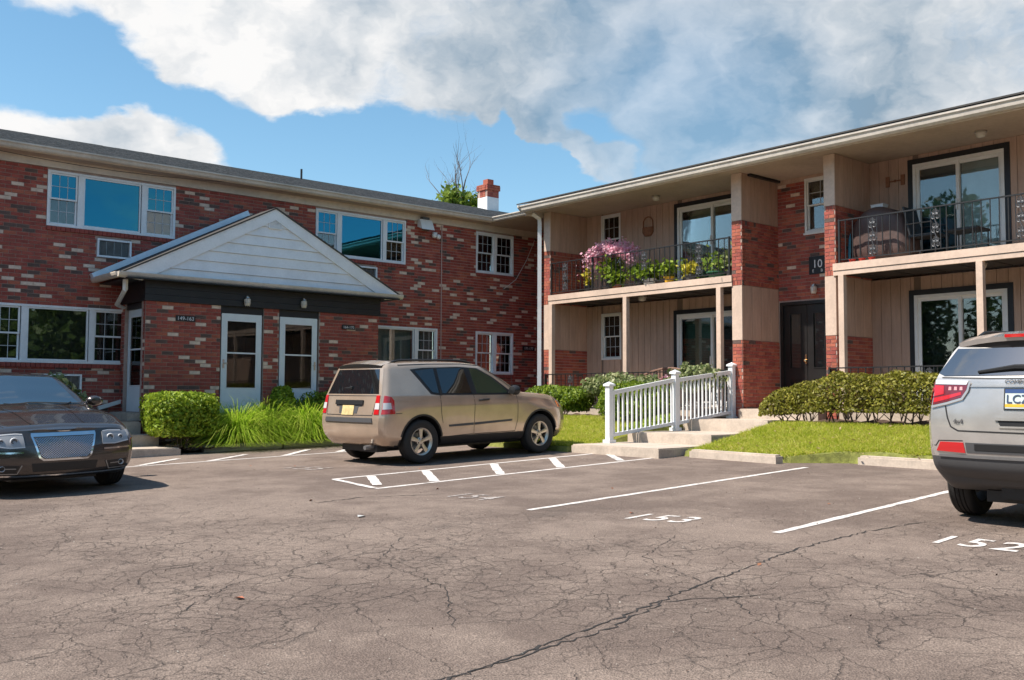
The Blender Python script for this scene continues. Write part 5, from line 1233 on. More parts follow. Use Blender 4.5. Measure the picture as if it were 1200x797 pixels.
for s in (-1,1):
    # lamp: smoked housing wrapping the corner with a red lower band and a pale upper edge
    t1 = dec(sil, bv2, [(s*.475,1.255),(s*.77,1.262),(s*.79,1.055),(s*.66,1.085),(s*.53,1.125),(s*.49,1.19)], 'x', -1, .012, darkred, 'tail_light', grid=.03)
    obj('lamp_trim', decal(bv2, [(s*.47,1.268),(s*.77,1.275),(s*.77,1.238),(s*.49,1.232)], 'x', -1, .016, clearlens, 'lamp_trim', grid=.03, skirt=.006), t1)
    obj('lamp_trim', ribbon(bv2, [(s*.462,1.255),(s*.478,1.185),(s*.525,1.112),(s*.66,1.070),(s*.80,1.038)], .018, 'x', -1, .016, silver, 'lamp_trim'), t1)
    obj('lamp_band', decal(bv2, [(s*.535,1.145),(s*.66,1.105),(s*.78,1.075),(s*.78,1.115),(s*.66,1.140),(s*.535,1.170)], 'x', -1, .015, redlens, 'lamp_band', grid=.03, skirt=.006), t1)
    for k in range(3):
        y = s*(.535+k*.05); obj('lamp_cell', decal(bv2, [(y-.013,1.185),(y+.013,1.185),(y+.011,1.215),(y-.011,1.215)], 'x', -1, .016, lampmat('lamp_cell_%d'%(k+(s+1)*2),(.75,.35,.35)), 'lamp_cell', skirt=.004), t1)
    obj('lamp_band', decal(bv2, [(s*.69,1.225),(s*.775,1.23),(s*.78,1.13),(s*.69,1.15)], 'x', -1, .016, redlens, 'lamp_band', grid=.03, skirt=.006), t1)
    t2 = dec(sil, bv2, [(-.80,1.26),(-.60,1.235),(-.57,1.20),(-.62,1.10),(-.80,1.06)], 'y', s, .010, darkred, 'tail_light', grid=.03)
    obj('lamp_band', decal(bv2, [(-.79,1.21),(-.66,1.195),(-.67,1.13),(-.79,1.10)], 'y', s, .014, redlens, 'lamp_band', grid=.03, skirt=.006), t2)
    dec(sil, bv2, [(s*.50,.645),(s*.76,.655),(s*.72,.735),(s*.515,.735)], 'x', -1, .008, redlens, 'reflector', grid=.03)
    dec(sil, bv2, [(.0,1.50),(.2,1.555),(.9,1.57),(1.32,1.53),(1.9,1.10),(.3,1.15)], 'y', s, .006, tint, 'window')
    for ln in ([(.36,1.12),(.36,.80),(.42,.60)],[(1.10,1.09),(1.09,.42)]): obj('shut_line', ribbon(bv2, ln, .010, 'y', s, .002, blackplast), sil)
    pts = []
    for k in range(15):
        x = -.28+1.6*k/14; loc,nn = shoot(bv2, x, s*.575, 'z', 1); pts.append((loc.x, loc.y, loc.z+.035*min(1,min(k,14-k)*.8+.1)))
    mb = MB(); mb.tube(pts, .018, 6); obj('roof_rail', mb.mesh('roof_rail', blackplast), sil)
    obj('shut_line', ribbon(bv2, [(s*.675,1.05),(s*.655,.95),(s*.625,.87),(s*.56,.835),(0,.83)], .012, 'x', -1, .003, blackplast), sil)
    obj('shut_line', ribbon(bv2, [(s*.80,.70),(s*.765,.70),(s*.735,.745),(s*.52,.75)], .008, 'x', -1, .003, blackplast), sil)
    mi = MB(); mi.lathe([(0,-.10),(.07,-.085),(.095,-.02),(.09,.045),(.05,.07),(0,.075)], 14, 'x'); mo = obj('mirror', mi.mesh('mirror', silver), sil, (1.95, s*.99, 1.16))
obj('bumper_slot', decal(bv2, [(-.50,.735),(.50,.735),(.49,.645),(-.49,.645)], 'x', -1, .004, greyplast, 'bumper_slot'), sil)
obj('bumper_slot', decal(bv2, [(-.42,.725),(.42,.725),(.42,.672),(-.42,.672)], 'x', -1, .008, blackplast, 'bumper_slot', skirt=.004), sil)
obj('chrome_strip', ribbon(bv2, [(-.74,.618),(-.4,.614),(.4,.614),(.74,.618)], .024, 'x', -1, .010, steel, 'chrome_strip'), sil)
obj('glass_seam', ribbon(bv2, [(-.72,1.298),(-.3,1.288),(.3,1.288),(.72,1.298)], .010, 'x', -1, .004, blackplast, 'glass_seam'), sil)
dec(sil, bv2, [(-.46,1.215),(.46,1.215),(.44,1.235),(-.44,1.235)], 'x', -1, .012, silver, 'tailgate_lip', skirt=.03)
dec(sil, bv2, [(-.22,.930),(.22,.930),(.20,.885),(-.20,.885)], 'x', -1, .004, blackplast, 'handle_recess')
dec(sil, bv2, [(-.25,.955),(.25,.955),(.24,.932),(-.24,.932)], 'x', -1, .016, silver, 'handle_trim')
dec(sil, bv2, [(-.21,.885),(.21,.885),(.21,.870),(-.21,.870)], 'x', -1, .010, silver, 'handle_trim')
mb = MB(); mb.tube([(-.80,.40,1.345),(-.80,.10,1.385),(-.80,-.25,1.38)], [.012,.022,.03], 6); obj('rear_wiper', mb.mesh('rear_wiper', blackplast), sil)
# plate with its printed bands
def rear_flat(root, bvh, y0,y1,z0,z1,off, m, name): return dec(root, bvh, [(y0,z1),(y1,z1),(y1,z0),(y0,z0)], 'x', -1, off, m, name, skirt=.006)
fr = rear_flat(sil, bv2, -.172,.172,1.022,1.205,.008, blackplast, 'plate_frame')
plate = rear_flat(sil, bv2, -.160,.160,1.034,1.195,.012, mat('plate_white',(.55,.62,.60),.35), 'licence_plate')
obj('plate_band', decal(bv2, [(-.160,1.195),(.160,1.195),(.160,1.163),(-.160,1.163)], 'x', -1, .014, mat('plate_blue',(.03,.07,.20),.4), 'plate_band', skirt=.003), plate)
obj('plate_band', decal(bv2, [(-.160,1.070),(.160,1.070),(.160,1.046),(-.160,1.046)], 'x', -1, .014, mat('plate_gold',(.75,.42,.03),.4), 'plate_band', skirt=.003), plate)
platetxt = mat('plate_ink',(.03,.06,.13),.5)
def rear_text(root, bvh, s, y, z, size, m, name='lettering', off=.018, align='LEFT', parent=None):
    me = text_mesh(s, size, .002, m, align); bm = bmesh.new(); bm.from_mesh(me)
    for v in bm.verts:
        yy, zz = y-v.co.x, z+v.co.y; loc, n = shoot(bvh, yy, zz, 'x', -1); v.co = loc+Vector((-off-v.co.z,0,0))
    bm.to_mesh(me); bm.free(); return obj(name, me, parent or root)
rear_text(sil, bv2, 'LCZ\u00b78', .152, 1.083, .100, platetxt, parent=plate)
rear_text(sil, bv2, '4x4', .60, .90, .058, greyplast, 'badge', .010)
rear_text(sil, bv2, 'COMPASS', .17, 1.245, .050, greyplast, 'badge', .012)
mb = MB(); mb.box(-.55,2.9,-.45,.45,.20,.30); mb.tube([(0,-.7,.33),(0,.7,.33)], .05, 8); mb.box(-.62,-.40,-.5,.3,.24,.36); mb.tube([(-.4,-.4,.3),(-.72,-.45,.30)], .04, 8); obj('underbody', mb.mesh('underbody', blackplast), sil)
for (x,s) in ((0,-1),(0,1),(2.64,-1),(2.64,1)): wheel(sil, (x, s*.78, .348), s, .348, .225, .225, 'wide', steel)

# ============ dark sedan at the left edge, nose to the viewer
sed = thing('parked_sedan', 'dark brown sedan with chrome mesh grille parked nose out at the left edge', 'sedan')
seat_car(sed, (3.57,16.38), -PI/2+R(2))
ST3 = [
 [(-1.02,0,.34),(-1.02,.58,.34),(-1.10,.74,.42),(-1.12,.78,.60),(-1.10,.78,.78),(-1.06,.74,.98),(-1.04,.66,1.03),(-1.02,.5,1.05),(-1.0,0,1.065)],
 [(-.90,0,.28),(-.90,.70,.28),(-.93,.84,.38),(-.94,.875,.60),(-.92,.88,.80),(-.90,.83,1.0),(-.88,.72,1.055),(-.86,.55,1.07),(-.84,0,1.085)],
 [(-.3,0,.22),(-.3,.78,.22),(-.3,.915,.34),(-.3,.94,.58),(-.3,.935,.82),(-.3,.87,1.01),(-.28,.75,1.075),(-.28,.58,1.09),(-.28,0,1.10)],
 [(.30,0,.20),(.30,.80,.20),(.30,.915,.32),(.30,.942,.56),(.30,.938,.82),(.28,.875,1.02),(.28,.66,1.31),(.28,.55,1.36),(.26,0,1.385)],
 [(.9,0,.20),(.9,.80,.20),(.9,.905,.30),(.9,.935,.54),(.9,.938,.82),(.9,.875,1.02),(.9,.675,1.40),(.9,.57,1.45),(.9,0,1.48)],
 [(1.55,0,.20),(1.55,.80,.20),(1.55,.905,.30),(1.55,.935,.54),(1.55,.938,.82),(1.55,.872,1.01),(1.50,.665,1.395),(1.46,.565,1.45),(1.43,0,1.48)],
 [(2.05,0,.20),(2.05,.80,.20),(2.05,.908,.30),(2.05,.936,.54),(2.05,.935,.82),(2.05,.868,1.0),(1.98,.755,1.205),(1.94,.66,1.25),(1.94,0,1.285)],
 [(2.42,0,.20),(2.42,.80,.20),(2.42,.915,.32),(2.42,.94,.56),(2.42,.93,.82),(2.42,.865,.965),(2.42,.815,1.0),(2.42,.73,1.025),(2.46,0,1.055)],
 [(3.05,0,.20),(3.05,.80,.20),(3.05,.918,.34),(3.05,.942,.58),(3.05,.930,.82),(3.05,.87,.945),(3.05,.80,.985),(3.05,.68,1.0),(3.08,0,1.02)],
 [(3.45,0,.20),(3.45,.76,.20),(3.45,.905,.32),(3.47,.932,.54),(3.45,.920,.78),(3.43,.86,.90),(3.43,.79,.945),(3.44,.66,.96),(3.50,0,.985)],
 [(3.68,0,.20),(3.68,.72,.20),(3.70,.855,.30),(3.72,.885,.50),(3.70,.88,.74),(3.66,.83,.86),(3.65,.765,.91),(3.67,.63,.928),(3.74,0,.955)],
 [(3.78,0,.23),(3.78,.66,.23),(3.82,.775,.32),(3.835,.80,.50),(3.81,.80,.72),(3.76,.765,.83),(3.74,.715,.875),(3.755,.60,.895),(3.80,0,.925)],
]
ST3 = [[((3.2+(x-3.2)*.93) if x > 3.2 else x, y, z-.115*min(1,max(0,(x-2.75)/.9))*min(1,max(0,(z-.3)/.5))) for (x,y,z) in s_] for s_ in ST3]
bme3, bv3 = hull(ST3, [0,.05,.06,.20,.06,.03,.05,.07,0], 7, (.05,.115), lambda c: 1 if c.z < .235 else 0, [umber, blackplast], [(0,.365),(3.05,.365)], .41, blackplast)
obj('body', bme3, sed)
dec(sed, bv3, [(1.50,-.53),(1.50,.53),(2.38,.70),(2.44,.35),(2.46,0),(2.44,-.35),(2.38,-.70)], 'z', 1, .006, tintblue, 'windscreen')
mb = MB()
for s in (-1,1): mb.tube([(2.44,s*.06+.25,1.035),(2.40,s*.3+.2,1.055),(2.36,s*.42+.15,1.075)], .010, 5)
obj('wiper', mb.mesh('wiper', blackplast), sed)
hl_house = lampmat('headlamp_housing', (.30,.305,.315)); projm = lampmat('projector_lens', (.09,.10,.11))
# bonnet creases and shut lines
for s in (-1,1):
    obj('shut_line', ribbon(bv3, [(2.42,s*.74),(3.05,s*.72),(3.42,s*.68),(3.62,s*.62)], .010, 'z', 1, .002, blackplast), sed)
    obj('crease', ribbon(bv3, [(2.55,s*.36),(3.1,s*.34),(3.4,s*.32),(3.60,s*.31)], .022, 'z', 1, .007, umber, 'crease'), sed)
    dec(sed, bv3, [(.15,1.25),(.5,1.35),(1.35,1.365),(1.98,1.07),(1.95,1.035),(.1,1.06)], 'y', s, .006, tint, 'window')
    for ln in ([(2.15,1.0),(2.14,.5),(2.05,.3)],[(1.05,1.03),(1.05,.32)]): obj('shut_line', ribbon(bv3, ln, .010, 'y', s, .002, blackplast), sed)
    # headlight: dark housing with projectors behind a clear edge, chrome brow under it
    hl = dec(sed, bv3, [(s*.445,0.585),(s*.60,0.580),(s*.785,0.610),(s*.79,0.695),(s*.70,0.730),(s*.52,0.740),(s*.455,0.730)], 'x', 1, .010, hl_house, 'headlight', grid=.03)
    for (yy,rr_) in ((.555,.042),(.690,.028)):
        loc,n = shoot(bv3, s*yy, .660, 'x', 1); mb = MB(); mb.lathe([(0,-0.014),(rr_*.6,.012),(rr_*.8,.004)], 20, 'x', 0); mb.lathe([(rr_*.8,.004),(rr_,.010),(rr_*1.15,-.004)], 20, 'x', 1); obj('projector', mb.mesh('projector', [projm, clearlens]), hl, loc+Vector((.010,0,0)))
    obj('lamp_trim', ribbon(bv3, [(s*.445,0.587),(s*.60,0.583),(s*.785,0.613)], .012, 'x', 1, .015, clearlens, 'lamp_trim'), hl)
    obj('lamp_trim', ribbon(bv3, [(s*.46,0.733),(s*.53,0.741),(s*.70,0.731)], .012, 'x', 1, .014, clearlens, 'lamp_trim'), hl)
    hs = dec(sed, bv3, [(3.56,.75),(3.73,.73),(3.75,.61),(3.61,.635),(3.54,.69)], 'y', s, .010, hl_house, 'headlight', grid=.03)
    obj('lamp_trim', ribbon(bv3, [(3.55,.70),(3.61,.642),(3.75,.615)], .012, 'y', s, .014, amber, 'lamp_trim'), hs)
    # lower lamp opening with chrome rim
    fo = dec(sed, bv3, [(s*.50,0.375),(s*.76,0.390),(s*.75,0.305),(s*.54,0.295)], 'x', 1, .004, blackplast, 'fog_lamp_opening', grid=.03)
    obj('fog_trim', ribbon(bv3, [(s*.48,0.382),(s*.525,0.286),(s*.76,0.296)], .014, 'x', 1, .012, steel, 'fog_trim'), fo)
    obj('fog_trim', ribbon(bv3, [(s*.54,0.345),(s*.66,0.350)], .010, 'x', 1, .012, steel, 'fog_trim'), fo)
    loc,n = shoot(bv3, s*.685, .347, 'x', 1); mb = MB(); mb.lathe([(0,-0.020),(.022,-0.022),(.03,0),(.034,-.004)], 16, 'x'); obj('fog_lamp', mb.mesh('fog_lamp', clearlens), fo, loc+Vector((.016,0,0)))
    mb = MB(); mb.lathe([(0,-.11),(.06,-.095),(.085,-.03),(.08,.04),(.05,.075),(0,.08)], 14, 'x'); mo = obj('mirror', mb.mesh('mirror', umber), sed, (1.98, s*1.02, 1.08)); mo.scale = (.9,1.35,.85)
    mb = MB(); mb.tube([(1.98,s*.84,1.03),(1.98,s*.96,1.06)], .03, 8); obj('mirror_arm', mb.mesh('mirror_arm', blackplast), sed)
# grille: bright surround, dark recess, woven bars
G = [(-0.369,0.745),(0.369,0.745),(0.373,0.710),(0.302,0.455),(0.252,0.420),(-0.252,0.420),(-0.302,0.455),(-0.373,0.710)]
gr = dec(sed, bv3, G, 'x', 1, .010, chrome, 'grille_surround', grid=.05, skirt=.03)
G2 = [(-0.347,0.700),(0.347,0.700),(0.281,0.468),(0.241,0.443),(-0.241,0.443),(-0.281,0.468)]
obj('grille_recess', decal(bv3, G2, 'x', 1, .013, blackplast, 'grille_recess', grid=.05), gr)
mb = MB()
def inside(p):
    c = False; n = len(G2)
    for i in range(n):
        a,b = G2[i],G2[(i+1)%n]
        if (a[1]>p[1]) != (b[1]>p[1]) and p[0] < (b[0]-a[0])*(p[1]-a[1])/(b[1]-a[1])+a[0]: c = not c
    return c
st = .030
for dr in (-1,1):
    for k in range(-32,33):
        run = []
        for t in range(0,33):
            z = .440+t*.0082; y = k*st+dr*(z-.565)*1.15
            if inside((y,z)): loc,n = shoot(bv3,y,z,'x',1); run.append(loc+Vector((.018,0,0)))
            else:
                if len(run) > 1: mb.tube(run, .0034, 4, cap=False)
                run = []
        if len(run) > 1: mb.tube(run, .0034, 4, cap=False)
obj('grille_mesh', mb.mesh('grille_mesh', chrome), gr)
obj('hood_badge', decal(bv3, [(-.09,0.773),(.09,0.773),(.05,0.757),(-.05,0.757)], 'x', 1, .010, chrome, 'hood_badge', grid=.03), sed)
dec(sed, bv3, [(-.38,0.395),(.38,0.395),(.36,0.295),(-.36,0.295)], 'x', 1, .004, blackplast, 'lower_intake')
obj('chrome_strip', ribbon(bv3, [(-.78,0.270),(-.5,0.255),(0,0.250),(.5,0.255),(.78,0.270)], .016, 'x', 1, .012, chrome, 'chrome_strip'), sed)
obj('bumper_crease', ribbon(bv3, [(-.80,0.535),(-.6,0.527),(-.46,0.527)], .02, 'x', 1, .010, chrome, 'bumper_strip'), sed); obj('bumper_crease', ribbon(bv3, [(.80,0.535),(.6,0.527),(.46,0.527)], .02, 'x', 1, .010, chrome, 'bumper_strip'), sed)
mb = MB(); mb.box(-.7,3.5,-.5,.5,.16,.24); obj('underbody', mb.mesh('underbody', blackplast), sed)
for (x,s) in ((0,-1),(0,1),(3.05,-1),(3.05,1)): wheel(sed, (x, s*.81, .362), s, .362, .225, .235, 'slim', steel)
# ------------------------------------------------------------------ plants
def quads(name, C, size, m, up=None, aspect=1.8, flat=.0, nrm=None, jit=1.0):
    """leaf-shaped faces at points C: random tilt, each its own little kite with a fold"""
    n = len(C); s = size*(RNG.uniform(.65,1.3,n))[:,None]
    d = RNG.normal(size=(n,3)); 
    if nrm is not None: d = d*jit+nrm*1.0
    d /= np.linalg.norm(d,axis=1,keepdims=True)+1e-9
    t = RNG.normal(size=(n,3)); a = np.cross(d,t); a /= np.linalg.norm(a,axis=1,keepdims=True)+1e-9; b = np.cross(d,a)
    if up is not None: a = a+np.array([0,0,up]); a /= np.linalg.norm(a,axis=1,keepdims=True)
    L, Wd = s*aspect*.5, s*.5
    V = np.stack([C-a*L, C+b*Wd+d*s*.12, C+a*L, C-b*Wd+d*s*.12], 1).reshape(-1,3)
    me = bpy.data.meshes.new(name); me.vertices.add(4*n); me.vertices.foreach_set('co', V.astype(np.float32).ravel())
    fi = np.arange(4*n, dtype=np.int32); me.loops.add(4*n); me.loops.foreach_set('vertex_index', fi)
    me.polygons.add(n); me.polygons.foreach_set('loop_start', np.arange(0,4*n,4,dtype=np.int32))
    me.materials.append(m); me.update(calc_edges=True); me.validate(); return me
def clumpnoise(P, k, amp):
    o = np.zeros(len(P))
    for i in range(5):
        w = RNG.normal(size=3)*k*(1+i*.6); o += np.sin(P@w+RNG.uniform(0,6))*amp/(1+i*.5)
    return o
def shell(n, half, power=3.0, rough=.10, k=6, depth=.28, zmin=-1.0):
    """points through the outer part of a clipped or mounded bush; superellipsoid with a lumpy surface"""
    D = RNG.normal(size=(int(n*1.6),3)); D /= np.linalg.norm(D,axis=1,keepdims=True); D = D[D[:,2] > zmin][:n]
    r = 1/np.power((np.abs(D)**power).sum(1), 1/power); r *= 1+clumpnoise(D*np.array(half)/max(half), k, rough)
    r *= 1-depth*RNG.random(len(D))**1.6; return D*r[:,None]*np.array(half), D
def bush(name, label, cat, base, half, m, n, size, power=3, rough=.08, depth=.3, stems=8, group=None, zoff=None, zmin=-.9, aspect=1.8, legs=True, smooth_top=False, k=6):
    """a thing: foliage of many leaves over a few woody stems"""
    t = thing(name, label, cat, base, 0, group); h = half[2]; zc_ = (h if zoff is None else zoff)
    P, D = shell(n, half, power, rough, k, depth, zmin); P[:,2] += zc_
    obj('foliage', quads('foliage', P, size, m, nrm=D, aspect=aspect, jit=.9), t)
    mb = MB()
    for i in range(stems):
        a = 2*PI*i/stems+random.uniform(-.3,.3); q = .75
        mb.tube([(half[0]*.18*math.cos(a), half[1]*.18*math.sin(a), -.08), (half[0]*.3*math.cos(a), half[1]*.3*math.sin(a), zc_*.45), (half[0]*q*.8*math.cos(a+.3), half[1]*q*.8*math.sin(a+.3), zc_*1.05)], [.018,.014,.006], 5)
        for j in range(3):
            b = a+random.uniform(-.7,.7); mb.tube([(half[0]*.28*math.cos(a), half[1]*.28*math.sin(a), zc_*.4),(half[0]*.6*math.cos(b), half[1]*.6*math.sin(b), zc_*random.uniform(.6,1.3))], [.010,.004], 4)
    obj('stems', mb.mesh('stems', bark), t); return t
g = lambda x,y,d=.08: (x,y,gz(x,y)+d)
# left bed, from the porch steps to the gold SUV
bush('boxwood_bush', 'clipped cube shaped green bush at the corner of the brick porch', 'bush', (7.40,18.12,.46), (.62,.50,.40), L_box, 11500, .042, power=6.5, rough=.035, depth=.40, stems=10, zoff=.60)
def grass_clump(label, c, rad, h, n, group):
    t = thing('ornamental_grass', label, 'grass clump', c, 0, group); V = []; Fq = []
    vs = np.zeros((n,10,3)); a = RNG.uniform(0,2*PI,n); r0 = rad*.30*np.sqrt(RNG.random(n)); el = R(20)+R(62)*RNG.random(n)**.9; L = h*(.85+.65*RNG.random(n)); w = .0055+.0055*RNG.random(n)
    a0 = RNG.uniform(0,2*PI,n); a = a0+RNG.normal(size=n)*.5; ca, sa = np.cos(a), np.sin(a); dr = L*(.42+.42*RNG.random(n))
    for k in range(5):
        s = k/4; reach = L*np.cos(el)*s+.25*L*s**2; x = r0*np.cos(a0)+ca*reach; y = r0*np.sin(a0)+sa*reach; z = np.maximum(.02, L*np.sin(el)*s*1.12-dr*s**2.6)
        ww = w*(1-.88*s); vs[:,2*k] = np.stack([x-sa*ww,y+ca*ww,z],1); vs[:,2*k+1] = np.stack([x+sa*ww,y-ca*ww,z],1)
    V = vs.reshape(-1,3); base = np.arange(n)[:,None]*10; q = []
    for k in range(4): q.append(np.stack([base[:,0]+2*k,base[:,0]+2*k+1,base[:,0]+2*k+3,base[:,0]+2*k+2],1))
    Fq = np.concatenate(q); me = bpy.data.meshes.new('blades'); me.vertices.add(len(V)); me.vertices.foreach_set('co', V.astype(np.float32).ravel()); me.loops.add(Fq.size); me.loops.foreach_set('vertex_index', Fq.astype(np.int32).ravel()); me.polygons.add(len(Fq)); me.polygons.foreach_set('loop_start', np.arange(0,Fq.size,4,dtype=np.int32)); me.materials.append(L_grass); me.update(calc_edges=True)
    obj('blades', me, t, kind='stuff'); return t
grass_clump('arching clump of bright green grass next to the cube shaped bush', g(8.60,18.25), .56, .98, 3000, 'arching grass clumps in front of the storm doors')
grass_clump('arching clump of bright green grass next to the gold SUV tail', g(10.08,18.22), .56, .98, 3000, 'arching grass clumps in front of the storm doors')
grass_clump('middle clump of bright green grass half hidden between its neighbours', g(9.34,18.45), .52, 1.0, 2400, 'arching grass clumps in front of the storm doors')
bush('boxwood_bush', 'small rounded bush poking up between the two storm doors', 'bush', g(9.80,18.72,.05), (.25,.24,.30), L_box, 2600, .036, power=2.4, rough=.08, zoff=.85)
bush('juniper_bush', 'low spreading green mound behind the tail of the gold SUV', 'bush', g(11.0,18.55,.05), (.95,.55,.52), L_dark, 15000, .030, power=2.3, rough=.10, zoff=.52, aspect=2.6)
bush('laurel_bush', 'leafy green bush under the picture window behind the sedan', 'bush', g(5.35,18.9,.05), (.55,.45,.60), L_vari, 3200, .07, power=2.2, rough=.14, zoff=.72)
bush('laurel_bush', 'leafy green bush below the lower left window, mostly behind the sedan', 'bush', g(3.7,18.9,.05), (.7,.45,.60), L_box, 3000, .06, power=2.2, rough=.14, zoff=.62)
# right of the gold SUV, along the patio
bush('yew_bush', 'flat topped dark bush in the corner by the white downpipe', 'bush', (15.55,16.45,.88), (.55,.95,.30), L_dark, 12000, .032, power=2.6, rough=.10, zoff=.46, aspect=2.4, zmin=-.7)
bush('euonymus_bush', 'pale variegated shrub rising against the patio posts', 'shrub', (15.85,14.70,.88), (.42,.95,.30), L_vari, 5200, .060, power=2.2, rough=.20, zoff=.70, zmin=-.8, k=9)
bush('yew_bush', 'rounded green bush right behind the white railing', 'bush', (15.15,13.75,.80), (.48,.85,.40), L_dark, 13000, .030, power=2.7, rough=.07, zoff=.52, aspect=2.4)
bush('euonymus_bush', 'small pale variegated shrub just left of the first brick pier', 'shrub', (16.30,13.05,.95), (.36,.52,.26), L_vari, 2600, .055, power=2.1, rough=.22, zoff=.86, k=9)
# clipped hedge right of the steps, tapering to its left end
def hedge():
    t = thing('hedge', 'long clipped green and russet hedge below the right balcony', 'hedge', (15.75,8.0,.86)); C = []; D_ = []
    n = 44000; y = RNG.uniform(-6.6,3.0,n); ang = RNG.uniform(-.25,PI+.25,n)
    prof = np.clip((3.0-y)/1.5,0,1)**.6; H = .28+.54*prof; Wd = .18+.40*prof
    ca, sa = np.cos(ang), np.sin(ang); r = 1/np.power(np.abs(ca)**3.2+np.abs(sa)**3.2, 1/3.2)
    P = np.stack([ca*r*Wd, y, np.maximum(sa,-.25)*r*H*.62+H*.38],1); lump = clumpnoise(P, 5, .06)
    dep = 1-.34*RNG.random(n)**1.7; P[:,0] *= (1+lump)*dep; P[:,2] = (P[:,2])*(1+lump*.6)*(1-.18*RNG.random(n)**2); P[:,2] += .15
    d = np.stack([ca,np.zeros(n),sa],1); obj('foliage', quads('foliage', P, .034, L_hedge, nrm=d, aspect=1.8, jit=.9), t)
    mb = MB()
    for i in range(46):
        yy = -6.4+9.1*i/45+random.uniform(-.06,.06); hh = .25+.35*min(1,max(0,(3-yy)/1.5)); x = random.uniform(-.12,.12)
        mb.tube([(x,yy,-.06),(x+random.uniform(-.08,.08),yy+random.uniform(-.08,.08),hh*.5),(x+random.uniform(-.22,.22),yy+random.uniform(-.2,.2),hh)], [.020,.014,.006], 5)
        for j in range(3): mb.tube([(x,yy,hh*.3),(x+random.uniform(-.34,.34),yy+random.uniform(-.25,.25),hh*random.uniform(.6,1.1))], [.009,.004], 4)
    obj('stems', mb.mesh('stems', bark), t)
hedge()
# lawn blades
def lawn(name, n, sampler, label=None):
    P = sampler(n); n = len(P); a = RNG.uniform(0,2*PI,n); h = .030+.050*RNG.random(n); w = .006+.004*RNG.random(n); lean = .060*RNG.normal(size=(n,2))
    ca, sa = np.cos(a)*w, np.sin(a)*w; V = np.zeros((n,3,3)); V[:,0]=P; V[:,0,0]-=ca; V[:,0,1]-=sa; V[:,1]=P; V[:,1,0]+=ca; V[:,1,1]+=sa; V[:,2]=P; V[:,2,:2]+=lean; V[:,2,2]+=h
    me = bpy.data.meshes.new('lawn'); me.vertices.add(3*n); me.vertices.foreach_set('co', V.astype(np.float32).ravel()); me.loops.add(3*n); me.loops.foreach_set('vertex_index', np.arange(3*n,dtype=np.int32)); me.polygons.add(n); me.polygons.foreach_set('loop_start', np.arange(0,3*n,3,dtype=np.int32)); me.materials.append(L_lawn); me.update(calc_edges=True)
    o = obj(name, me, kind='stuff'); return o
def samp(x0f, x1, y0, y1):
    def f(n):
        y = RNG.uniform(y0,y1,n); x0 = np.array([x0f(v) for v in y]); x = x0+(x1-x0)*RNG.random(n); keep = RNG.random(n) < np.clip(.75+.5*np.sin(x*5.3+y*2.1)*np.sin(y*3.7-x),.35,1)
        x, y = x[keep], y[keep]; z = np.array([lz(a,b) for a,b in zip(x,y)])-.005; return np.stack([x,y,z],1)
    return f
lawn('lawn', 70000, samp(lambda y: 12.26+.05*math.sin(y*6), 15.32, 12.72, 18.1))
lawn('lawn', 120000, samp(lambda y: (12.93 if y > 8.65 else 12.93+min(.60,(8.65-y)*.9))+.04*math.sin(y*7), 15.34, 1.2, 10.5))
# weeds by the steps and litter on the mulch
P = np.stack([RNG.uniform(13.9,15.2,500), RNG.uniform(12.62,12.95,500), np.zeros(500)],1); P[:,2] = [lz(a,b)+RNG.uniform(.02,.16) for a,b in P[:,:2]]
obj('weeds', quads('weeds', P, .05, L_box), kind='stuff')
P = np.stack([RNG.uniform(15.2,15.75,900), RNG.uniform(4,10.4,900), np.zeros(900)],1); P[:,2] = [mz(a,b)+RNG.uniform(.004,.02) for a,b in P[:,:2]]
obj('leaf_litter', quads('leaf_litter', P, .05, leafmat('dry_leaf',(.16,.08,.04),(.28,.15,.09),(.42,.28,.2),.1)), kind='stuff')
P = np.stack([RNG.uniform(7.1,8.3,300), RNG.uniform(17.75,18.3,300), np.zeros(300)],1); P[:,2] = [mz2(a,b)+RNG.uniform(.004,.02) for a,b in P[:,:2]]
obj('leaf_litter', quads('leaf_litter', P, .05, MATS.get('x') or leafmat('dry_leaf_2',(.12,.07,.05),(.22,.13,.08),(.36,.25,.18),.1)), kind='stuff')
# a few fallen leaves and grit on the asphalt
def fallen(label, x, y, s, m, cat='leaf'):
    P = np.array([[0,0,.012]]); t = thing('fallen_leaf', label, cat, (x,y,gz(x,y)), random.uniform(0,6), 'scraps lying on the asphalt'); mb = MB()
    mb.add([(-s,0,.006),(0,-s*.55,.02),(s,0,.010),(0,s*.55,.016),(0,0,.006)], [(0,1,4),(1,2,4),(2,3,4),(3,0,4)]); obj('blade', mb.mesh('blade', m), t)
fallen('dry orange leaf alone on the cracked foreground asphalt', 2.77, 5.81, .045, terracotta)
fallen('pale scrap of paper on the asphalt left of the faded stall number', 5.24, 8.35, .07, whitepot, 'paper scrap')
fallen('rust coloured leaf above the number 153', 7.25, 6.62, .035, terracotta)
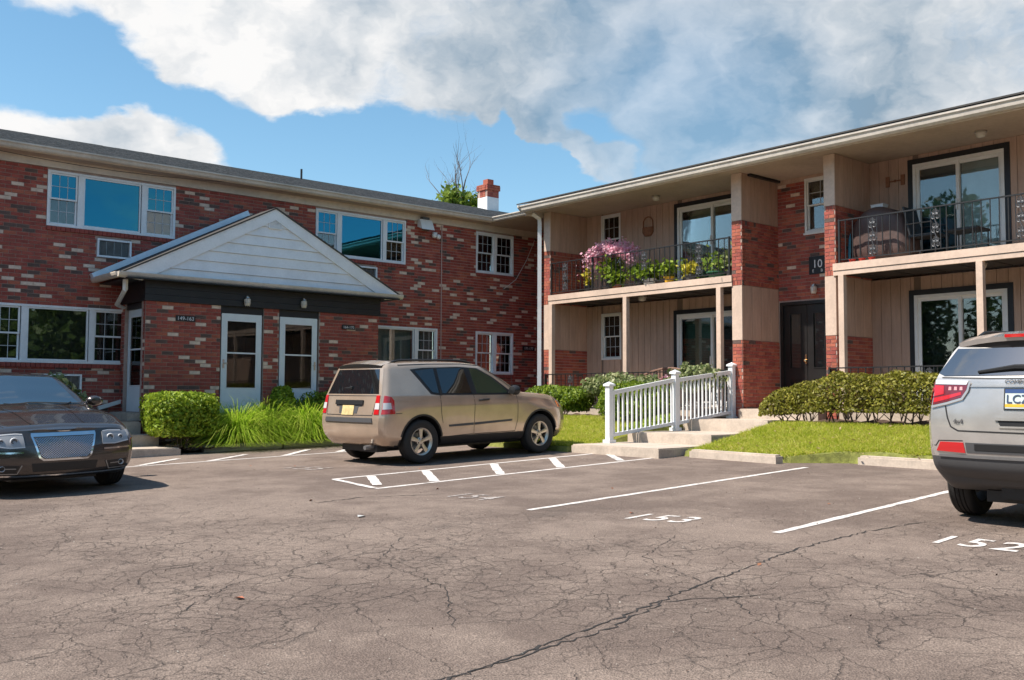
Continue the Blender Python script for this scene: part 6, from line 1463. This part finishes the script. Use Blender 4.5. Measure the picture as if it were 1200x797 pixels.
# grit, pebbles and leaf crumbs gathered on the lot
def grit(n, x0, x1, y0, y1, s, m, name):
    P = np.stack([RNG.uniform(x0,x1,n), RNG.uniform(y0,y1,n), np.zeros(n)],1); P[:,2] = 0.02946+0.027177*P[:,0]+0.006639*P[:,1]+.006
    obj(name, quads(name, P, s, m, nrm=np.tile([[0,0,1.0]],(n,1)), aspect=1.3, jit=.35), kind='stuff')
grit(1500, -3, 14, 2.5, 15, .009, concreteold, 'grit'); grit(1200, -3, 14, 2.5, 15, .012, mulch, 'grit'); grit(12, 0, 14, 4, 15, .03, wicker, 'leaf_crumbs')
P = np.stack([RNG.uniform(13.0,15.2,110), RNG.uniform(2,10.4,110), np.zeros(110)],1); P[:,2] = [lz(a,b)+.05 for a,b in P[:,:2]]
obj('leaf_litter', quads('leaf_litter', P, .035, leafmat('dry_leaf_3',(.30,.20,.09),(.42,.30,.15),(.55,.42,.25),.2), nrm=np.tile([[0,0,1.0]],(110,1)), jit=.5), kind='stuff')
# ------------------------------------------------------------------ trees behind the roof
def twig(mb, p, d, L, r, depth, rr, ends):
    q = p.copy(); pts = [p.copy()]; rad = [r]; n = 4
    for i in range(n):
        d = (d+Vector((rr.uniform(-.22,.22), rr.uniform(-.22,.22), rr.uniform(-.05,.16)))).normalized(); q = q+d*L/n; pts.append(q.copy()); rad.append(r*(1-.55*(i+1)/n))
    mb.tube(pts, rad, 5); ends.append((q.copy(), depth))
    if depth > 0:
        for k in range(rr.choice([2,3])):
            i = rr.randint(1,n); dd = (d+Vector((rr.uniform(-.8,.8), rr.uniform(-.8,.8), rr.uniform(-.1,.6)))).normalized(); twig(mb, pts[i], dd, L*rr.uniform(.55,.8), rad[i]*.7, depth-1, rr, ends)
tr = thing('half_dead_tree', 'half bare tree with a leafy lower crown behind the brick chimney', 'tree', (21.55,28.0,.9)); rr = random.Random(24); mb = MB(); ends = []
mb.tube([(0,0,-.3),(.05,0,2.5),(-.05,.05,5.0),(0,0,6.6)], [.18,.15,.12,.08], 8)
for (dx,dy,L) in ((-.42,.2,1.5),(.05,.1,1.9),(-.12,-.1,1.7),(.75,.1,1.1)): twig(mb, Vector((0,0,6.5)), Vector((dx,dy,1)).normalized(), L, .055, 3, rr, ends)
obj('trunk', mb.mesh('trunk', deadbark), tr)
C = []
for (cx,cy,cz,r_,n) in ((-.30,0,7.35,.40,200),(.15,.1,7.15,.45,220),(.55,0,7.25,.32,150),(-.55,0,6.9,.40,160),(.0,0,6.8,.6,300),(.7,0,6.8,.35,120),(0,0,6.0,.9,300)):
    P = RNG.normal(size=(n,3))*r_*.5+np.array([cx*1.15,cy,cz+.38]); C.append(P)
obj('crown', quads('crown', np.concatenate(C), .13, L_tree, aspect=1.6), tr)
def far_tree(label, base, H, rad, n, group=None, name='leafy_tree'):
    t = thing(name, label, 'tree', base, 0, group); mb = MB(); mb.tube([(0,0,-.3),(.1,0,H*.35),(0,.1,H*.8)], [.3,.22,.08], 8)
    for k in range(7): a = k*2.4; mb.tube([(0,0,H*(.3+.07*k)),(rad*.6*math.cos(a),rad*.6*math.sin(a),H*(.45+.07*k))], [.10,.03], 5)
    obj('trunk', mb.mesh('trunk', bark), t); C = []
    for k in range(26):
        a = RNG.uniform(0,2*PI); rr_ = rad*RNG.uniform(.1,.85); z = H*RNG.uniform(.32,.97); rr_ *= math.sin(PI*min(1,max(.1,(z/H-.15)/.95)))**.5
        P = RNG.normal(size=(n//26,3)); P /= np.linalg.norm(P,axis=1,keepdims=True); P *= (RNG.random(len(P))**.35)[:,None]*rad*.38; P += np.array([rr_*math.cos(a), rr_*math.sin(a), z]); C.append(P)
    obj('crown', quads('crown', np.concatenate(C), .30, L_far, aspect=1.5), t)
if False: far_tree('small tree top just showing over the brick building roof', (18.9,38,1.0), 9.55, 2.2, 5000)
# the line of trees across the lot, seen only as reflections in the windows
C = []; 
for k in range(150):
    u = -26+85*RNG.random(); v = -20-10*RNG.random()
    if RNG.random() < .55: u, v = -27-9*RNG.random(), -22+85*RNG.random()
    h = RNG.uniform(5.5,10.0) if v < -15 else RNG.uniform(8.5,15.0)
    for j in range(5):
        P = RNG.normal(size=(170,3)); P /= np.linalg.norm(P,axis=1,keepdims=True); P *= (RNG.random(170)**.4)[:,None]*RNG.uniform(1.3,2.4); P += np.array([u+RNG.normal()*1.3, v+RNG.normal()*1.3, h*RNG.uniform(.2,.95)]); C.append(P)
obj('treeline', quads('treeline', np.concatenate(C), .36, L_far, aspect=1.5), kind='stuff')
# ------------------------------------------------------------------ things on the balconies
FZ = 3.952
def pot(label, u, v, r, h, m, group=None, fz=FZ, name='flower_pot'):
    t = thing(name, label, 'flower pot', (u,v,fz), 0, group); mb = MB(); mb.lathe([(0,.0),(r*.72,0),(r*.95,h*.85),(r*1.08,h*.85),(r*1.08,h),(r*.9,h),(r*.88,h*.86),(0,h*.86)], 18); obj('pot', mb.mesh('pot', m, 50), t); return t
def potplant(t, r, z0, z1, m, n, size, aspect=1.8):
    P = RNG.normal(size=(n,3))*np.array([r*.5,r*.5,(z1-z0)*.28]); P[:,2] += (z0+z1)/2; obj('foliage', quads('foliage', P, size, m, aspect=aspect), t)
    mb = MB(); 
    for k in range(5): a = k*1.26; mb.tube([(0,0,z0*.6),(r*.3*math.cos(a),r*.3*math.sin(a),(z0+z1)/2)], [.008,.004], 4)
    obj('stems', mb.mesh('stems', bark), t)
PG = 'potted plants along the flowered balcony'
t = pot('plastic pot holding the big pink flowering plant', 17.15, 16.15, .17, .26, blackplast, PG); t.location.x = 17.02; potplant(t, .26, .25, .75, L_dark, 420, .06)
C = []
for k in range(16):
    q = RNG.normal(size=(130,3))*np.array([.09,.10,.075])+np.array([RNG.normal()*.12, RNG.uniform(-.58,.58), 1.0+RNG.normal()*.10]); q[:,2] -= .22*((q[:,1]/.6)**2); C.append(q)
P = np.concatenate(C); obj('blossoms', quads('blossoms', P, .055, L_pink, aspect=1.2), t)
mb = MB(); 
for k in range(12): a = k*.52; mb.tube([(0,0,.3),(.15*math.cos(a),.25*math.sin(a),.95)], [.010,.005], 4)
obj('flower_stalks', mb.mesh('flower_stalks', bark), t)
t = pot('pot of upright yellow green leaves left of the pink flowers', 17.1, 17.0, .12, .20, blackplast, PG); potplant(t, .12, .2, .62, L_yel, 90, .08)
t = pot('terracotta pot on the balcony under the pink flowers', 16.98, 15.95, .12, .13, terracotta, PG); potplant(t, .22, .15, .45, L_dark, 260, .07)
t = pot('dark pot with bushy green plant right of the pink flowers', 17.15, 15.35, .15, .24, blackplast, PG); potplant(t, .26, .2, .55, L_dark, 300, .07)
t = pot('white pot in the middle of the flowered balcony', 17.0, 14.95, .15, .18, whitepot, PG); potplant(t, .25, .18, .5, L_dark, 300, .07)
t = pot('bright yellow pot behind the balcony rail', 16.98, 14.35, .12, .17, yellowpot, PG); potplant(t, .22, .18, .5, L_dark, 200, .06)
t = pot('grey pot with yellow leaves right of the yellow pot', 17.0, 13.75, .12, .16, greyplast, PG); potplant(t, .20, .15, .45, L_yel, 110, .065); 
t = pot('dark pot with trailing light green leaves before the sliding door', 17.2, 14.0, .13, .22, blackplast, PG); potplant(t, .28, .2, .55, L_lime, 80, .06)
t = pot('long green planter box with big leaves beside the pier', 17.02, 13.05, .22, .16, mat('green_box',(.03,.12,.06),.5), PG); potplant(t, .36, .18, .58, L_lime, 110, .065)
t = pot('small pot with a leafy vine at the pier end of the balcony', 17.05, 12.72, .10, .16, greyplast, PG); potplant(t, .22, .25, .66, L_vari, 130, .07)
# hanging wall basket
t = thing('wall_basket', 'brown wicker basket hung on the balcony wall', 'basket', (BB-.03,15.93,5.35)); mb = MB()
mb.lathe([(0,0),(.10,.01),(.17,.10),(.165,.22),(.15,.22),(.15,.12),(0,.05)], 16); mb.tube([(0,-.155,.20),(0,-.15,.38),(0,-.08,.46),(0,.0,.48),(0,.08,.46),(0,.15,.38),(0,.155,.20)], .016, 6)
bme_ = mb.mesh('basket', wicker); b_ = obj('basket', bme_, t); b_.scale = (.55,1,1)
t = thing('wall_hook', 'small brown iron hook rack on the tan balcony wall', 'hook rack', (BB-.02,9.55,5.66)); mb = MB()
mb.box(-.02,0,-.16,.16,-.012,.012); mb.box(-.03,0,.12,.19,-.10,.10); mb.box(-.03,0,-.19,-.12,-.10,.10); mb.lathe([(0,-.03),(.03,0),(0,.03)], 8, 'x', 0, (-.02,0,0)); obj('rack', mb.mesh('rack', wicker), t)
# covered grill, chair, bins on the right balcony
t = thing('covered_grill', 'barbecue grill under a brown cover on the upper right balcony', 'grill', (17.45,9.45,FZ))
D = RNG.normal(size=(1,3)); bm = bmesh.new(); bmesh.ops.create_icosphere(bm, subdivisions=4, radius=1)
for v in bm.verts:
    p = v.co.copy(); n_ = 1/((abs(p.x)**4+abs(p.y)**4+abs(p.z)**4)**.25); p *= n_; tp = p.z*.5+.5; wy = .62*(1-.30*tp**3); a = math.atan2(p.y,p.x)
    fold = 1+.035*math.sin(a*9)*(1-tp)+.015*math.sin(a*23+p.z*4); v.co = Vector((p.x*.34*fold, p.y*wy*fold, tp*1.05+.05*math.sin(p.y*3+1)*tp))
for f in bm.faces: f.smooth = True
me = bpy.data.meshes.new('cover'); bm.to_mesh(me); bm.free(); me.materials.append(brownvinyl); obj('cover', me, t)
mb = MB(); mb.box(-.10,.08,-.02,.20,1.06,1.16); obj('box_on_top', mb.mesh('box_on_top', whitepot), t) if False else None
t2 = thing('plastic_tub', 'pale plastic tub lying on top of the covered grill', 'tub', (17.45,9.55,FZ+1.055)); mb = MB(); mb.hexa([(-.09,-.11,0),(.09,-.11,0),(.09,.11,0),(-.09,.11,0),(-.10,-.125,.09),(.10,-.125,.09),(.10,.125,.09),(-.10,.125,.09)]); mb.box(-.105,.105,-.13,.13,.091,.102); obj('tub', mb.mesh('tub', whitepot), t2)
t = thing('patio_chair', 'black patio chair between the grill and the sliding door', 'chair', (17.35,8.55,FZ)); mb = MB(); mb.box(-.25,.25,-.26,.26,.40,.44); obj('seat', mb.mesh('seat', blackplast), t)
mb = MB(); mb.hexa([(-.24,.22,.44),(.24,.22,.44),(.24,.25,.44),(-.24,.25,.44),(-.24,.34,.98),(.24,.34,.98),(.24,.37,.98),(-.24,.37,.98)]); obj('backrest', mb.mesh('backrest', blackplast), t)
for (sx,sy) in ((-1,-1),(1,-1),(-1,1),(1,1)): mb = MB(); mb.tube([(sx*.24,sy*.24,0),(sx*.24,sy*.24,.42)], .014, 6); obj('leg', mb.mesh('leg', iron), t)
for sx in (-1,1): mb = MB(); mb.tube([(sx*.27,.28,.64),(sx*.27,-.20,.64),(sx*.27,-.25,.42)], .015, 6); obj('armrest', mb.mesh('armrest', iron), t)
t = thing('patio_table', 'low dark table by the blinds on the right balcony', 'table', (17.35,7.85,FZ)); mb = MB(); mb.box(-.28,.28,-.3,.3,.42,.455); obj('tabletop', mb.mesh('tabletop', blackplast), t)
for (sx,sy) in ((-1,-1),(1,-1),(-1,1),(1,1)): mb = MB(); mb.tube([(sx*.24,sy*.26,0),(sx*.24,sy*.26,.42)], .013, 6); obj('leg', mb.mesh('leg', iron), t)
for i,(v,lb) in enumerate(((9.86,'leftmost small red pot on the right balcony edge'),(9.66,'small red pot between its two neighbours on the right balcony'),(9.46,'small red pot right below the iron scroll on the right balcony'))):
    t = pot(lb, 16.98, v, .062, .10, redm, 'small red pots by the covered grill')
t = thing('teal_spindle', 'tapered teal umbrella leaning beside the covered grill', 'spindle', (17.1,10.0,FZ)); mb = MB(); mb.tube([(0,0,0),(.0,-.01,.08),(.02,-.015,.50),(.03,-.02,.62)], [.01,.030,.024,.008], 8); obj('spindle_body', mb.mesh('spindle_body', tealm), t)  # thin tapered teal tube standing beside the grill cover
# patio below: garden bench with a curved back
t = thing('garden_bench', 'brown bench with an arched back on the lower patio', 'bench', (17.5,15.0,ZF1)); mb = MB(); mb.box(-.25,.22,-.75,.75,.40,.44); obj('seat', mb.mesh('seat', wicker), t)
bench_m = mat('bench_wood', (.22,.13,.095), .8, vary=.2)
for k in range(15):
    y = -.7+1.4*k/14; mb = MB(); h = .74+.16*math.cos(y*1.9); mb.box(.20,.225,y-.03,y+.03,.442,h); obj('slat', mb.mesh('slat', bench_m), t)
mb = MB(); mb.tube([(.212,-.75+1.5*k/12,.74+.165*math.cos((-.75+1.5*k/12)*1.9)) for k in range(13)], .025, 6); obj('back_rail', mb.mesh('back_rail', bench_m), t)
for (sx,sy) in ((-.22,-.7),(.2,-.7),(-.22,.7),(.2,.7)): mb = MB(); mb.box(sx-.025,sx+.025,sy-.025,sy+.025,0,.40); obj('leg', mb.mesh('leg', bench_m), t)
t = pot('pot with pink flowers on the lower patio by the bench', 17.0, 14.4, .12, .2, terracotta, fz=ZF1); potplant(t, .22, .25, .6, L_dark, 150, .06); P = RNG.normal(size=(90,3))*np.array([.10,.12,.06]); P[:,2] += .58; obj('blossoms', quads('blossoms', P, .06, L_pink, aspect=1.2), t)
